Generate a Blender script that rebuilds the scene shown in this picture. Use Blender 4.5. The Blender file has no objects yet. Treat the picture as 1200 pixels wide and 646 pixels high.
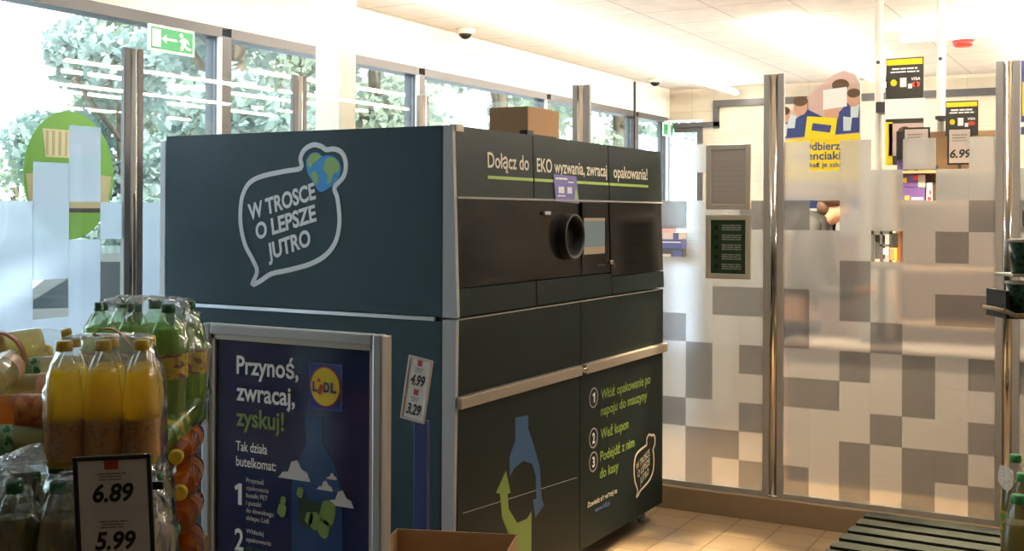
import bpy, bmesh, math, random
from mathutils import Vector, Matrix
random.seed(7)
SC = bpy.context.scene
COL = SC.collection
# ------------------------------------------------------------------ camera
cam_d = bpy.data.cameras.new('camera')
cam = bpy.data.objects.new('camera', cam_d); COL.objects.link(cam)
CR = Vector((0.87298626, 0.48772575, 0.00431094)); CU = Vector((-0.00279299, -0.00383956, 0.99998873)); CF = Vector((-0.48773681, 0.87298846, 0.00198967))
cam.matrix_world = Matrix(((CR.x, CU.x, -CF.x, 2.40463), (CR.y, CU.y, -CF.y, -3.74652), (CR.z, CU.z, -CF.z, 1.7), (0, 0, 0, 1)))
cam_d.sensor_fit = 'HORIZONTAL'; cam_d.sensor_width = 36.0
cam_d.lens = 1334.17 / 1200 * 36
cam_d.shift_y = -(323 - 246.64) / 1200
cam_d.clip_end = 200
SC.camera = cam
# ------------------------------------------------------------------ light and exposure
SC.view_settings.view_transform = 'Standard'; SC.view_settings.look = 'None'
SC.view_settings.exposure = 0.0; SC.view_settings.gamma = 1.0; SC.view_settings.use_curve_mapping = False
SKY_STRENGTH = 6.2
LAMP_STRENGTH = 66.0
LAMP_COLOR = (1.0, 0.90, 0.75)
W = bpy.data.worlds.new('world'); SC.world = W; W.use_nodes = True
wb = W.node_tree.nodes['Background']; wb.inputs[0].default_value = (0.74, 0.88, 1.0, 1); wb.inputs[1].default_value = SKY_STRENGTH
sun_d = bpy.data.lights.new('sun', 'SUN'); sun_d.energy = 14.0; sun_d.angle = 0.02; sun_d.color = (1.0, 0.95, 0.86)
sun = bpy.data.objects.new('sun', sun_d); COL.objects.link(sun)
sun.rotation_euler = Vector((-0.62, 0.25, -0.74)).to_track_quat('-Z', 'Y').to_euler()   # over the roof, onto the trees
SC.cycles.max_bounces = 10; SC.cycles.transparent_max_bounces = 24; SC.cycles.transmission_bounces = 8
SC.cycles.sample_clamp_indirect = 6.0

# ------------------------------------------------------------------ materials
MATS = {}
def newmat(name):
    m = bpy.data.materials.new(name); m.use_nodes = True
    m.node_tree.nodes.clear(); MATS[name] = m
    return m, m.node_tree.nodes, m.node_tree.links
def pm(name, col, rough=0.5, metal=0.0, coat=0.0, noise=0.0, nscale=20.0, bump=0.0, trans=0.0, spec=0.5, emit=None, es=0.0):
    m, N, L = newmat(name)
    out = N.new('ShaderNodeOutputMaterial'); b = N.new('ShaderNodeBsdfPrincipled'); L.new(b.outputs[0], out.inputs[0])
    b.inputs['Base Color'].default_value = (*col, 1); b.inputs['Roughness'].default_value = rough; b.inputs['Metallic'].default_value = metal
    b.inputs['Coat Weight'].default_value = coat; b.inputs['Coat Roughness'].default_value = 0.12
    b.inputs['Specular IOR Level'].default_value = spec
    b.inputs['Transmission Weight'].default_value = trans
    if emit: b.inputs['Emission Color'].default_value = (*emit, 1); b.inputs['Emission Strength'].default_value = es
    if noise or bump:
        tc = N.new('ShaderNodeTexCoord'); n = N.new('ShaderNodeTexNoise'); n.inputs['Scale'].default_value = nscale; n.inputs['Detail'].default_value = 4
        L.new(tc.outputs['Object'], n.inputs['Vector'])
        if noise:
            mx = N.new('ShaderNodeMix'); mx.data_type = 'RGBA'
            mx.inputs['A'].default_value = (*[c * (1 - noise) for c in col], 1); mx.inputs['B'].default_value = (*[min(1, c * (1 + noise)) for c in col], 1)
            L.new(n.outputs[0], mx.inputs['Factor']); L.new(mx.outputs['Result'], b.inputs['Base Color'])
        if bump:
            bp = N.new('ShaderNodeBump'); bp.inputs['Strength'].default_value = bump; bp.inputs['Distance'].default_value = 0.01
            L.new(n.outputs[0], bp.inputs['Height']); L.new(bp.outputs[0], b.inputs['Normal'])
    return m
def tiles(name, col, mortar, size, rough, offset=(0, 0), vertical=False, msize=0.006, var=0.08, bumpy=True, ratio=1.0):
    m, N, L = newmat(name)
    out = N.new('ShaderNodeOutputMaterial'); b = N.new('ShaderNodeBsdfPrincipled'); L.new(b.outputs[0], out.inputs[0])
    tc = N.new('ShaderNodeTexCoord'); mp = N.new('ShaderNodeMapping'); L.new(tc.outputs['Object'], mp.inputs[0])
    mp.inputs['Location'].default_value = (offset[0], offset[1], 0)
    if vertical: mp.inputs['Rotation'].default_value = (math.pi / 2, 0, 0)
    br = N.new('ShaderNodeTexBrick'); br.offset = 0.0; br.squash = 1.0
    br.inputs['Scale'].default_value = 1.0; br.inputs['Brick Width'].default_value = size; br.inputs['Row Height'].default_value = size * ratio
    br.inputs['Mortar Size'].default_value = msize; br.inputs['Mortar Smooth'].default_value = 0.2
    br.inputs['Color1'].default_value = (*[c * (1 - var) for c in col], 1); br.inputs['Color2'].default_value = (*[min(1, c * (1 + var)) for c in col], 1)
    br.inputs['Mortar'].default_value = (*mortar, 1)
    L.new(mp.outputs[0], br.inputs['Vector'])
    nz = N.new('ShaderNodeTexNoise'); nz.inputs['Scale'].default_value = 7; nz.inputs['Detail'].default_value = 5; L.new(tc.outputs['Object'], nz.inputs['Vector'])
    mx = N.new('ShaderNodeMix'); mx.data_type = 'RGBA'; mx.blend_type = 'MULTIPLY'; mx.inputs['Factor'].default_value = 0.25
    L.new(br.outputs['Color'], mx.inputs['A']); L.new(nz.outputs[0], mx.inputs['B']); L.new(mx.outputs['Result'], b.inputs['Base Color'])
    b.inputs['Roughness'].default_value = rough
    if bumpy:
        bp = N.new('ShaderNodeBump'); bp.inputs['Strength'].default_value = 0.3; bp.inputs['Distance'].default_value = 0.004; bp.invert = True
        L.new(br.outputs['Fac'], bp.inputs['Height']); L.new(bp.outputs[0], b.inputs['Normal'])
    return m
def glassmat(name, tint=(1, 1, 1), refl=1.0, rough=0.0, ior=1.45):
    m, N, L = newmat(name)
    out = N.new('ShaderNodeOutputMaterial'); mix = N.new('ShaderNodeMixShader'); t = N.new('ShaderNodeBsdfTransparent'); g = N.new('ShaderNodeBsdfGlossy')
    lw = N.new('ShaderNodeLayerWeight'); lw.inputs['Blend'].default_value = 0.5      # Schlick: the same from both sides of the pane
    pw = N.new('ShaderNodeMath'); pw.operation = 'POWER'; pw.inputs[1].default_value = 5.0; L.new(lw.outputs['Facing'], pw.inputs[0])
    ma = N.new('ShaderNodeMath'); ma.operation = 'MULTIPLY_ADD'; ma.inputs[1].default_value = 0.96; ma.inputs[2].default_value = 0.04; L.new(pw.outputs[0], ma.inputs[0])
    mu = N.new('ShaderNodeMath'); mu.operation = 'MULTIPLY'; mu.inputs[1].default_value = refl; mu.use_clamp = True
    L.new(ma.outputs[0], mu.inputs[0]); L.new(mu.outputs[0], mix.inputs[0]); L.new(t.outputs[0], mix.inputs[1]); L.new(g.outputs[0], mix.inputs[2]); L.new(mix.outputs[0], out.inputs[0])
    t.inputs[0].default_value = (*tint, 1); g.inputs['Roughness'].default_value = rough
    return m
def frost(name, col, tcol, trl, refr, dif, rough=0.17):
    """etched film: part blurred see-through, part milky scatter"""
    m, N, L = newmat(name)
    out = N.new('ShaderNodeOutputMaterial')
    r = N.new('ShaderNodeBsdfRefraction'); r.inputs['Roughness'].default_value = rough; r.inputs['IOR'].default_value = 1.25; r.inputs[0].default_value = (*[c ** 0.5 for c in col], 1)
    t = N.new('ShaderNodeBsdfTranslucent'); t.inputs[0].default_value = (*tcol, 1)
    d = N.new('ShaderNodeBsdfDiffuse'); d.inputs[0].default_value = (*tcol, 1)
    tot = trl + refr + dif
    m1 = N.new('ShaderNodeMixShader'); m1.inputs[0].default_value = dif / (trl + dif); L.new(t.outputs[0], m1.inputs[1]); L.new(d.outputs[0], m1.inputs[2])
    m2 = N.new('ShaderNodeMixShader'); m2.inputs[0].default_value = refr / tot; L.new(m1.outputs[0], m2.inputs[1]); L.new(r.outputs[0], m2.inputs[2])
    L.new(m2.outputs[0], out.inputs[0])
    return m
def liquid(name, col, glow=0.55):
    """cloudy drink: lets part of the light straight through, scatters the rest"""
    m, N, L = newmat(name)
    out = N.new('ShaderNodeOutputMaterial'); t = N.new('ShaderNodeBsdfTranslucent'); b = N.new('ShaderNodeBsdfPrincipled'); mix = N.new('ShaderNodeMixShader')
    tr = N.new('ShaderNodeBsdfTransparent'); tr.inputs[0].default_value = (*[c ** 0.55 for c in col], 1); m2 = N.new('ShaderNodeMixShader'); m2.inputs[0].default_value = glow * .75
    t.inputs[0].default_value = (*col, 1); b.inputs['Base Color'].default_value = (*col, 1); b.inputs['Roughness'].default_value = 0.2
    mix.inputs[0].default_value = glow; L.new(b.outputs[0], mix.inputs[1]); L.new(t.outputs[0], mix.inputs[2]); L.new(mix.outputs[0], m2.inputs[1]); L.new(tr.outputs[0], m2.inputs[2]); L.new(m2.outputs[0], out.inputs[0])
    return m
def labelmat(name, base, accents, scale=42.0):
    """printed bottle label: bands and patches of ink"""
    m, N, L = newmat(name)
    out = N.new('ShaderNodeOutputMaterial'); b = N.new('ShaderNodeBsdfPrincipled'); L.new(b.outputs[0], out.inputs[0]); b.inputs['Roughness'].default_value = 0.3
    tc = N.new('ShaderNodeTexCoord'); n = N.new('ShaderNodeTexNoise'); n.inputs['Scale'].default_value = scale; n.inputs['Detail'].default_value = 1.5
    mp = N.new('ShaderNodeMapping'); mp.inputs['Scale'].default_value = (1, 1, 1.6); L.new(tc.outputs['Object'], mp.inputs[0]); L.new(mp.outputs[0], n.inputs['Vector'])
    cr = N.new('ShaderNodeValToRGB'); cr.color_ramp.interpolation = 'LINEAR'
    els = cr.color_ramp.elements; els[0].position = 0; els[0].color = (*base, 1); els[1].position = 0.52; els[1].color = (*accents[0], 1)
    for i, a in enumerate(accents[1:]):
        e = els.new(0.57 + 0.05 * i); e.color = (*a, 1)
    L.new(n.outputs[0], cr.inputs[0]); L.new(cr.outputs[0], b.inputs['Base Color'])
    return m
def foliage(name, col):
    m, N, L = newmat(name)
    out = N.new('ShaderNodeOutputMaterial'); t = N.new('ShaderNodeBsdfTranslucent'); d = N.new('ShaderNodeBsdfDiffuse'); mix = N.new('ShaderNodeMixShader')
    tc = N.new('ShaderNodeTexCoord'); n = N.new('ShaderNodeTexNoise'); n.inputs['Scale'].default_value = 1.3; L.new(tc.outputs['Object'], n.inputs['Vector'])
    mx = N.new('ShaderNodeMix'); mx.data_type = 'RGBA'; mx.inputs['A'].default_value = (*[c * .6 for c in col], 1); mx.inputs['B'].default_value = (*[c * 1.5 for c in col], 1)
    L.new(n.outputs[0], mx.inputs['Factor'])
    for s in (t, d): L.new(mx.outputs['Result'], s.inputs[0])
    mix.inputs[0].default_value = .35; L.new(d.outputs[0], mix.inputs[1]); L.new(t.outputs[0], mix.inputs[2]); L.new(mix.outputs[0], out.inputs[0])
    return m
def lampmat(name, col, s):
    m, N, L = newmat(name)
    out = N.new('ShaderNodeOutputMaterial'); e = N.new('ShaderNodeEmission'); e.inputs[0].default_value = (*col, 1); e.inputs[1].default_value = s; L.new(e.outputs[0], out.inputs[0])
    return m
M = MATS
tiles('floor_tile', (0.37, 0.26, 0.155), (0.12, 0.085, 0.055), 0.235, 0.28, (0.036, 0.07), msize=0.004)
tiles('ceiling_tile', (0.95, 0.93, 0.89), (0.66, 0.63, 0.58), 0.6, 0.8, (-0.05, 0.1), msize=0.008, var=0.02)
tiles('wall_tile', (0.66, 0.58, 0.46), (0.5, 0.43, 0.34), 0.3, 0.35, (0, 0), vertical=True, msize=0.004, var=0.05)
pm('plaster', (0.84, 0.80, 0.73), 0.8, noise=0.03, nscale=6)
pm('store_wall', (0.22, 0.20, 0.18), 0.8)
pm('frame_dark', (0.06, 0.055, 0.06), 0.4)
pm('frame_light', (0.7, 0.7, 0.72), 0.35)
glassmat('window_glass', (0.93, 0.97, 0.96), 1.6)
glassmat('panel_glass', (0.97, 0.98, 0.97), 0.7)
frost('film_light', (0.74, 0.755, 0.79), (0.27, 0.28, 0.305), 0.34, 0.58, 0.08, 0.20)
frost('film_window_lit', (0.80, 0.83, 0.88), (0.62, 0.65, 0.72), 0.40, 0.52, 0.08)  # same frosting, colour brightened to paint window light into the fence
frost('film_dark', (0.36, 0.365, 0.385), (0.17, 0.175, 0.19), 0.36, 0.54, 0.10, 0.20)
pm('chrome', (0.72, 0.66, 0.58), 0.10, 1.0)
pm('profile_grey', (0.36, 0.345, 0.33), 0.45, 0.0, spec=0.3)
pm('steel_tan', (0.29, 0.215, 0.135), 0.38, 0.0, noise=0.15, nscale=9)
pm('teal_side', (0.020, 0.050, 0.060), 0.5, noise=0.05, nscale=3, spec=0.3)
pm('teal_front_shaded', (0.0055, 0.0135, 0.0125), 0.5, spec=0.2)  # same paint as the side, darkened to put the front's shade into the colour
pm('black_gloss', (0.009, 0.0085, 0.008), 0.16, spec=0.22)
pm('black_matte', (0.012, 0.012, 0.012), 0.6)
pm('grey_strip', (0.40, 0.40, 0.40), 0.5)
pm('alu', (0.62, 0.63, 0.64), 0.3, 0.6)
pm('bumper', (0.36, 0.31, 0.25), 0.35, 0.3)
pm('print_white', (0.90, 0.90, 0.90), 0.5)
pm('print_cream', (0.72, 0.66, 0.52), 0.5)
pm('print_green', (0.20, 0.30, 0.05), 0.5)
pm('print_lime', (0.36, 0.52, 0.10), 0.5)
pm('print_blue', (0.018, 0.085, 0.21), 0.5)
pm('globe_blue', (0.03, 0.32, 0.72), 0.5)
pm('globe_green', (0.30, 0.50, 0.13), 0.5)
pm('link_blue', (0.10, 0.14, 0.45), 0.5)
pm('sticker_violet', (0.16, 0.14, 0.42), 0.45)
pm('screen', (0.10, 0.13, 0.14), 0.15, emit=(0.33, 0.45, 0.47), es=0.16)
pm('screen_bar', (0.3, 0.22, 0.15), 0.2, emit=(0.5, 0.36, 0.25), es=0.16)
pm('poster_blue', (0.012, 0.022, 0.085), 0.22, coat=0.3)
pm('poster_blue_light', (0.014, 0.062, 0.19), 0.25, coat=0.2)
pm('poster_dark_green', (0.02, 0.05, 0.02), 0.3)
pm('logo_yellow', (0.85, 0.62, 0.02), 0.4)
pm('logo_red', (0.65, 0.04, 0.03), 0.4)
pm('logo_blue', (0.01, 0.03, 0.22), 0.4)
pm('frame_alu', (0.50, 0.51, 0.53), 0.34, 0.25)
pm('frame_edge', (0.52, 0.48, 0.41), 0.4, 0.2)
pm('paper', (0.62, 0.60, 0.58), 0.6)
pm('ink', (0.012, 0.012, 0.012), 0.6)
pm('ink_grey', (0.2, 0.19, 0.18), 0.6)
pm('tag_red', (0.42, 0.05, 0.04), 0.5)
pm('plastic_black', (0.012, 0.012, 0.013), 0.35)
pm('post_navy', (0.015, 0.03, 0.14), 0.4)
pm('cardboard', (0.42, 0.24, 0.11), 0.8, noise=0.1, nscale=30)
pm('slat_green', (0.034, 0.038, 0.034), 0.75, noise=0.2, nscale=12, bump=0.1, spec=0.03)
pm('cap_yellow', (0.80, 0.55, 0.04), 0.35)
pm('cap_green', (0.06, 0.34, 0.10), 0.35)
pm('cap_dark_green', (0.02, 0.13, 0.05), 0.35)
glassmat('pet_clear', (0.95, 0.96, 0.94), 1.5, 0.08)
glassmat('pet_green', (0.78, 0.90, 0.72), 1.8, 0.08)
for nm_, milk in (('wrap_film', .07), ('crumpled_film', .26)):       # a little milky where the film scatters light
    m_wrap = glassmat(nm_, (0.97, 0.98, 0.98), 2.6, 0.14)
    N_, L_ = m_wrap.node_tree.nodes, m_wrap.node_tree.links
    o_ = [n for n in N_ if n.type == 'OUTPUT_MATERIAL'][0]; src = o_.inputs[0].links[0].from_socket
    tr_ = N_.new('ShaderNodeBsdfTranslucent'); tr_.inputs[0].default_value = (.95, .96, .97, 1); mx_ = N_.new('ShaderNodeMixShader'); mx_.inputs[0].default_value = milk
    L_.new(src, mx_.inputs[1]); L_.new(tr_.outputs[0], mx_.inputs[2]); L_.new(mx_.outputs[0], o_.inputs[0])
liquid('juice_yellow', (1.0, 0.76, 0.08), .72)
liquid('juice_orange', (0.80, 0.25, 0.03), .4)
liquid('drink_olive', (0.40, 0.34, 0.14), .35)
liquid('drink_pale', (0.85, 0.70, 0.35))
liquid('drink_lime', (0.55, 0.66, 0.22))
labelmat('label_juice', (0.46, 0.20, 0.04), [(0.52, 0.25, 0.06), (0.28, 0.11, 0.03), (0.46, 0.27, 0.12)])
labelmat('label_soda', (0.10, 0.26, 0.07), [(0.70, 0.50, 0.05), (0.22, 0.06, 0.10), (0.30, 0.10, 0.08)], 24)
labelmat('label_olive', (0.26, 0.25, 0.12), [(0.12, 0.22, 0.08), (0.4, 0.33, 0.1)])
labelmat('label_orange', (0.62, 0.22, 0.05), [(0.70, 0.30, 0.10), (0.58, 0.17, 0.04), (0.50, 0.14, 0.04)])
labelmat('label_peach', (0.78, 0.46, 0.30), [(0.80, 0.52, 0.38), (0.74, 0.40, 0.22)])
labelmat('label_green', (0.05, 0.30, 0.09), [(0.30, 0.55, 0.30), (0.02, 0.16, 0.05)])
labelmat('label_red', (0.60, 0.05, 0.04), [(0.75, 0.12, 0.06), (0.85, 0.60, 0.03)])
labelmat('label_dark', (0.06, 0.07, 0.05), [(0.12, 0.30, 0.05), (0.55, 0.40, 0.05)])
pm('handle_brown', (0.38, 0.15, 0.05), 0.5)
labelmat('pot_print', (0.006, 0.022, 0.013), [(0.01, 0.10, 0.045), (0.004, 0.012, 0.008)], 40)
pm('tray_white', (0.55, 0.53, 0.48), 0.5)
pm('basket_tan', (0.45, 0.33, 0.18), 0.6)
foliage('leaf_blue_green', (0.24, 0.31, 0.28))
foliage('leaf_mid', (0.26, 0.31, 0.24))
foliage('leaf_bright', (0.30, 0.36, 0.25))
pm('bark', (0.12, 0.09, 0.06), 0.9, noise=0.3)
pm('asphalt', (0.50, 0.53, 0.60), 0.9, noise=0.1, nscale=3)
pm('car_paint', (0.09, 0.095, 0.10), 0.2, coat=0.6)
pm('car_white', (0.75, 0.76, 0.78), 0.25, coat=0.6)
pm('tyre', (0.015, 0.015, 0.015), 0.8)
pm('car_glass', (0.02, 0.025, 0.03), 0.08)
pm('sticker_green', (0.17, 0.43, 0.07), 0.5)
pm('sticker_cream', (0.78, 0.72, 0.45), 0.5)
pm('sticker_tan', (0.50, 0.48, 0.30), 0.5)
pm('sign_green', (0.03, 0.33, 0.12), 0.4)
pm('sign_cream', (0.85, 0.93, 0.72), 0.5, emit=(0.85, 1.0, 0.7), es=0.25)
pm('lamp_body', (0.75, 0.72, 0.66), 0.5)
lampmat('lamp_tube', LAMP_COLOR, LAMP_STRENGTH)
pm('pole_white', (0.82, 0.78, 0.68), 0.4)
pm('wood', (0.50, 0.32, 0.17), 0.5, noise=0.12, nscale=5)
pm('board_grey', (0.50, 0.42, 0.38), 0.5)
pm('poster_yellow', (0.92, 0.68, 0.02), 0.45)
pm('poster_rose', (0.62, 0.44, 0.40), 0.45)
pm('poster_navy', (0.03, 0.05, 0.20), 0.45)
pm('poster_black', (0.03, 0.03, 0.025), 0.45)
pm('poster_sky', (0.62, 0.72, 0.80), 0.5)
pm('skin', (0.62, 0.36, 0.25), 0.5)
pm('hair', (0.10, 0.05, 0.025), 0.6)
pm('jacket', (0.012, 0.014, 0.017), 0.8, noise=0.2)
pm('trousers', (0.03, 0.035, 0.06), 0.8)
pm('choc_violet', (0.13, 0.07, 0.26), 0.4)
pm('box_navy', (0.06, 0.07, 0.22), 0.5)
pm('box_pink', (0.75, 0.30, 0.32), 0.5)
pm('box_red', (0.75, 0.10, 0.05), 0.5)
pm('alarm_red', (0.7, 0.05, 0.04), 0.4)
pm('metal_dark', (0.05, 0.05, 0.055), 0.4, 0.3)
pm('sheet_taupe', (0.42, 0.38, 0.35), 0.35, coat=0.2)

# ------------------------------------------------------------------ helpers
class MB:
    def __init__(self): self.bm = bmesh.new(); self.mi = 0
    def _f(self, vs):
        try:
            f = self.bm.faces.new(vs); f.material_index = self.mi; return f
        except ValueError: return None
    def box(self, x0, x1, y0, y1, z0, z1, bev=0.0, mat=None):
        P = [Vector((x, y, z)) for x in (x0, x1) for y in (y0, y1) for z in (z0, z1)]
        if mat is not None: P = [mat @ p for p in P]
        v = [self.bm.verts.new(p) for p in P]; fs = []
        for q in ((0, 1, 3, 2), (4, 6, 7, 5), (0, 4, 5, 1), (2, 3, 7, 6), (0, 2, 6, 4), (1, 5, 7, 3)): fs.append(self._f([v[i] for i in q]))
        if bev > 0:
            es = list({e for f in fs for e in f.edges})
            r = bmesh.ops.bevel(self.bm, geom=es, offset=bev, segments=2, affect='EDGES', profile=0.5)
            for f in r['faces']: f.material_index = self.mi
        return self
    def prism(self, pts, a, b, fn):
        """2-D outline swept from a to b; fn(u, v, t) gives the 3-D point"""
        A = [self.bm.verts.new(fn(u, v, a)) for u, v in pts]; B = [self.bm.verts.new(fn(u, v, b)) for u, v in pts]
        self._f(A[::-1]); self._f(B); n = len(pts)
        for i in range(n): self._f([A[i], A[(i + 1) % n], B[(i + 1) % n], B[i]])
        return self
    def lathe(self, prof, mat=Matrix(), seg=24, caps=True):
        rings = []
        for r, z in prof:
            rings.append([self.bm.verts.new(mat @ Vector((r * math.cos(2 * math.pi * k / seg), r * math.sin(2 * math.pi * k / seg), z))) for k in range(seg)])
        for a, b in zip(rings, rings[1:]):
            for k in range(seg):
                f = self._f([a[k], a[(k + 1) % seg], b[(k + 1) % seg], b[k]])
                if f: f.smooth = True
        if caps:
            self._f(rings[0][::-1]); self._f(rings[-1])
        return self
    def tube(self, p0, p1, r, seg=16, r2=None):
        p0, p1 = Vector(p0), Vector(p1); d = p1 - p0
        mt = Matrix.Translation(p0) @ d.to_track_quat('Z', 'Y').to_matrix().to_4x4()
        return self.lathe([(r, 0), (r if r2 is None else r2, d.length)], mt, seg)
    def path(self, pts, r, seg=10):
        pts = [Vector(p) for p in pts]; rings = []
        for i, p in enumerate(pts):
            d = (pts[min(i + 1, len(pts) - 1)] - pts[max(i - 1, 0)]).normalized(); q = d.to_track_quat('Z', 'Y')
            rings.append([self.bm.verts.new(p + q @ Vector((r * math.cos(2 * math.pi * k / seg), r * math.sin(2 * math.pi * k / seg), 0))) for k in range(seg)])
        for a, b in zip(rings, rings[1:]):
            for k in range(seg):
                f = self._f([a[k], a[(k + 1) % seg], b[(k + 1) % seg], b[k]])
                if f: f.smooth = True
        self._f(rings[0][::-1]); self._f(rings[-1]); return self
    def ball(self, c, rx, ry, rz, u=20, v=12):
        mt = Matrix.Translation(Vector(c)) @ Matrix.Diagonal((rx, ry, rz, 1))
        r = bmesh.ops.create_uvsphere(self.bm, u_segments=u, v_segments=v, radius=1, matrix=mt)
        for vv in r['verts']:
            for f in vv.link_faces: f.smooth = True; f.material_index = self.mi
        return self
    def strip(self, pts, w, a, b, fn, closed=True):
        """outline drawn as a stroke of width w, raised from a to b"""
        n = len(pts); L = []; R = []
        for i in range(n):
            p = Vector(pts[i]); q0 = Vector(pts[(i - 1) % n] if closed or i else pts[0]); q1 = Vector(pts[(i + 1) % n] if closed or i < n - 1 else pts[-1])
            d = (q1 - q0).normalized(); nn = Vector((-d.y, d.x)) * w / 2
            L.append(p + nn); R.append(p - nn)
        V = [[self.bm.verts.new(fn(p.x, p.y, t)) for p in S] for t in (a, b) for S in (L, R)]
        for i in range(n if closed else n - 1):
            j = (i + 1) % n
            self._f([V[2][i], V[3][i], V[3][j], V[2][j]]); self._f([V[0][i], V[2][i], V[2][j], V[0][j]]); self._f([V[1][j], V[3][j], V[3][i], V[1][i]]); self._f([V[0][j], V[1][j], V[1][i], V[0][i]])
        return self
    def build(self, name, mats, parent=None, smooth=False):
        bmesh.ops.recalc_face_normals(self.bm, faces=self.bm.faces[:])
        me = bpy.data.meshes.new(name); self.bm.to_mesh(me); self.bm.free()
        for m in (mats if isinstance(mats, (list, tuple)) else [mats]): me.materials.append(M[m])
        if smooth:
            for p in me.polygons: p.use_smooth = True
        return link(name, me, parent)
def link(name, data, parent=None, mat=None):
    o = bpy.data.objects.new(name, data); COL.objects.link(o)
    if parent: o.parent = parent
    if mat is not None: o.matrix_local = mat
    return o
def tag(o, label, cat, group=None):
    o['label'] = label; o['category'] = cat
    if group: o['group'] = group
    return o
def thing(name, label, cat, loc=(0, 0, 0), group=None, rot=None):
    o = bpy.data.objects.new(name, None); COL.objects.link(o); o.location = loc; o.empty_display_size = 0.1
    if rot is not None: o.rotation_euler = rot
    return tag(o, label, cat, group)
def struct(o): o['kind'] = 'structure'; return o
def copy_tree(o, parent=None):
    c = o.copy(); COL.objects.link(c)
    if parent: c.parent = parent
    for ch in list(o.children): copy_tree(ch, c)
    return c
def smooth_closed(P, k=5):
    out = []; n = len(P)
    for i in range(n):
        p0, p1, p2, p3 = (Vector(P[(i + j - 1) % n]) for j in range(4))
        for s in range(k):
            t = s / k
            q = 0.5 * ((2 * p1) + (p2 - p0) * t + (2 * p0 - 5 * p1 + 4 * p2 - p3) * t * t + (3 * p1 - p0 - 3 * p2 + p3) * t ** 3)
            out.append((q.x, q.y))
    return out
TXT = {}
def lettering(text, mat, parent, o, u, v, width, cap, bold=0.0, shear=0.0, thick=0.0015, name='lettering'):
    """raised print: baseline starts at o, runs along u for width, capitals cap tall along v"""
    key = (text, bold, shear)
    if key not in TXT:
        c = bpy.data.curves.new('lettering', 'FONT'); c.body = text; c.offset = bold; c.shear = shear; c.resolution_u = 4
        ob = bpy.data.objects.new('lettering', c); COL.objects.link(ob); bpy.context.view_layer.update()
        me = bpy.data.meshes.new_from_object(ob.evaluated_get(bpy.context.evaluated_depsgraph_get()))
        TXT[key] = ([tuple(p.co) for p in me.vertices], [tuple(p.vertices) for p in me.polygons])
        bpy.data.objects.remove(ob); bpy.data.curves.remove(c); bpy.data.meshes.remove(me)
    vs, fs = TXT[key]
    if text == '1':      # a flagged figure one
        vs = [(.16, 0, 0), (.32, 0, 0), (.32, .70, 0), (.19, .70, 0), (.0, .58, 0), (.05, .45, 0), (.16, .52, 0)]; fs = [(0, 1, 2, 3, 4, 5, 6)]
    x0 = min(p[0] for p in vs); x1 = max(p[0] for p in vs); sx = width / (x1 - x0); sy = cap / 0.70
    o, u, v = Vector(o), Vector(u), Vector(v); n = u.cross(v).normalized()
    me = bpy.data.meshes.new(name)
    me.from_pydata([o + u * ((p[0] - x0) * sx) + v * (p[1] * sy) + n * thick for p in vs], [], fs); me.materials.append(M[mat])
    return link(name, me, parent)
def bars(rows, mat, parent, fn, name='small_print', t=0.001):
    """tiny unreadable print: one low bar per word"""
    b = MB()
    for (x, y, w, h) in rows:
        xx = x
        while xx < x + w - 1e-4:
            l = min(random.uniform(.18, .4) * max(w, h * 4), x + w - xx)
            b.prism([(xx, y), (xx + l * .88, y), (xx + l * .88, y + h), (xx, y + h)], 0, t, fn); xx += l
    return b.build(name, mat, parent)

# ================================================================== the room
XW, YF, ZC = -3.0, 10.1, 3.3
struct(MB().box(XW, 9.0, -8, YF, -0.1, 0).build('floor', 'floor_tile'))
struct(MB().box(XW - .3, 9.0, -8, YF + .2, ZC, ZC + .1).build('ceiling', 'ceiling_tile'))
struct(MB().box(XW - .25, XW + .0, -8, YF, 2.93, ZC).box(XW - .25, XW, -8, -2.765, 0, 2.93).build('wall_left', 'plaster'))
b = MB().box(-2.55, 9.0, YF, YF + .2, 0, ZC).box(XW - .25, -2.55, YF, YF + .2, 2.9, ZC)
struct(b.build('wall_back', 'wall_tile'))
struct(MB().box(9.0, 9.2, -8, YF + .2, 0, ZC).build('wall_right', 'store_wall'))
struct(MB().box(XW - .25, 9.2, -8.2, -8, 0, ZC).build('wall_front', 'store_wall'))
struct(MB().box(-2.40, 9.0, YF - .05, YF, 3.05, 3.13).box(-2.40, -2.33, YF - .05, YF, 2.78, 3.05).build('trim_1', 'frame_dark'))
struct(MB().box(XW, -2.33, YF - .05, YF, 2.80, 2.86).build('trim_2', 'frame_dark'))
ys = [-2.72, -0.37, 1.98, 4.33, 6.68, 9.0, 10.05]
for i, (a, c) in enumerate(zip(ys, ys[1:])):
    w = struct(MB().box(XW - .06, XW - .05, a + .05, c - .05, 0.12, 2.87).build('window_%d' % (i + 1), 'window_glass'))
    f = MB().box(XW - .14, XW + .01, c - .045, c + .045, 0, 2.87).box(XW - .14, XW + .01, a + .045, c - .045, 2.86, 2.93).box(XW - .14, XW + .01, a + .045, c - .045, 0, .12)
    f.build('window_frame', 'frame_dark', w)
    MB().box(XW - .008, XW + .013, c - .075, c - .046, .12, 2.86).build('window_edge_profile', 'frame_light', w)  # pale strip paints the bright reflection along the mullion edge
w = struct(MB().box(-2.93, -2.58, YF + .05, YF + .06, .1, 2.8).build('window_7', 'window_glass'))
MB().box(-2.62, -2.55, YF - .03, YF + .1, 0, 2.82).box(-2.93, -2.62, YF - .03, YF + .1, 2.74, 2.82).build('window_frame', 'frame_dark', w)
# white steel column behind the machine
tag(MB().box(-2.31, -2.11, 2.07, 2.24, 0, ZC, .006).build('steel_column', 'pole_white'), 'white painted square column rising behind the dark machine to the ceiling', 'column')

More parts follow.
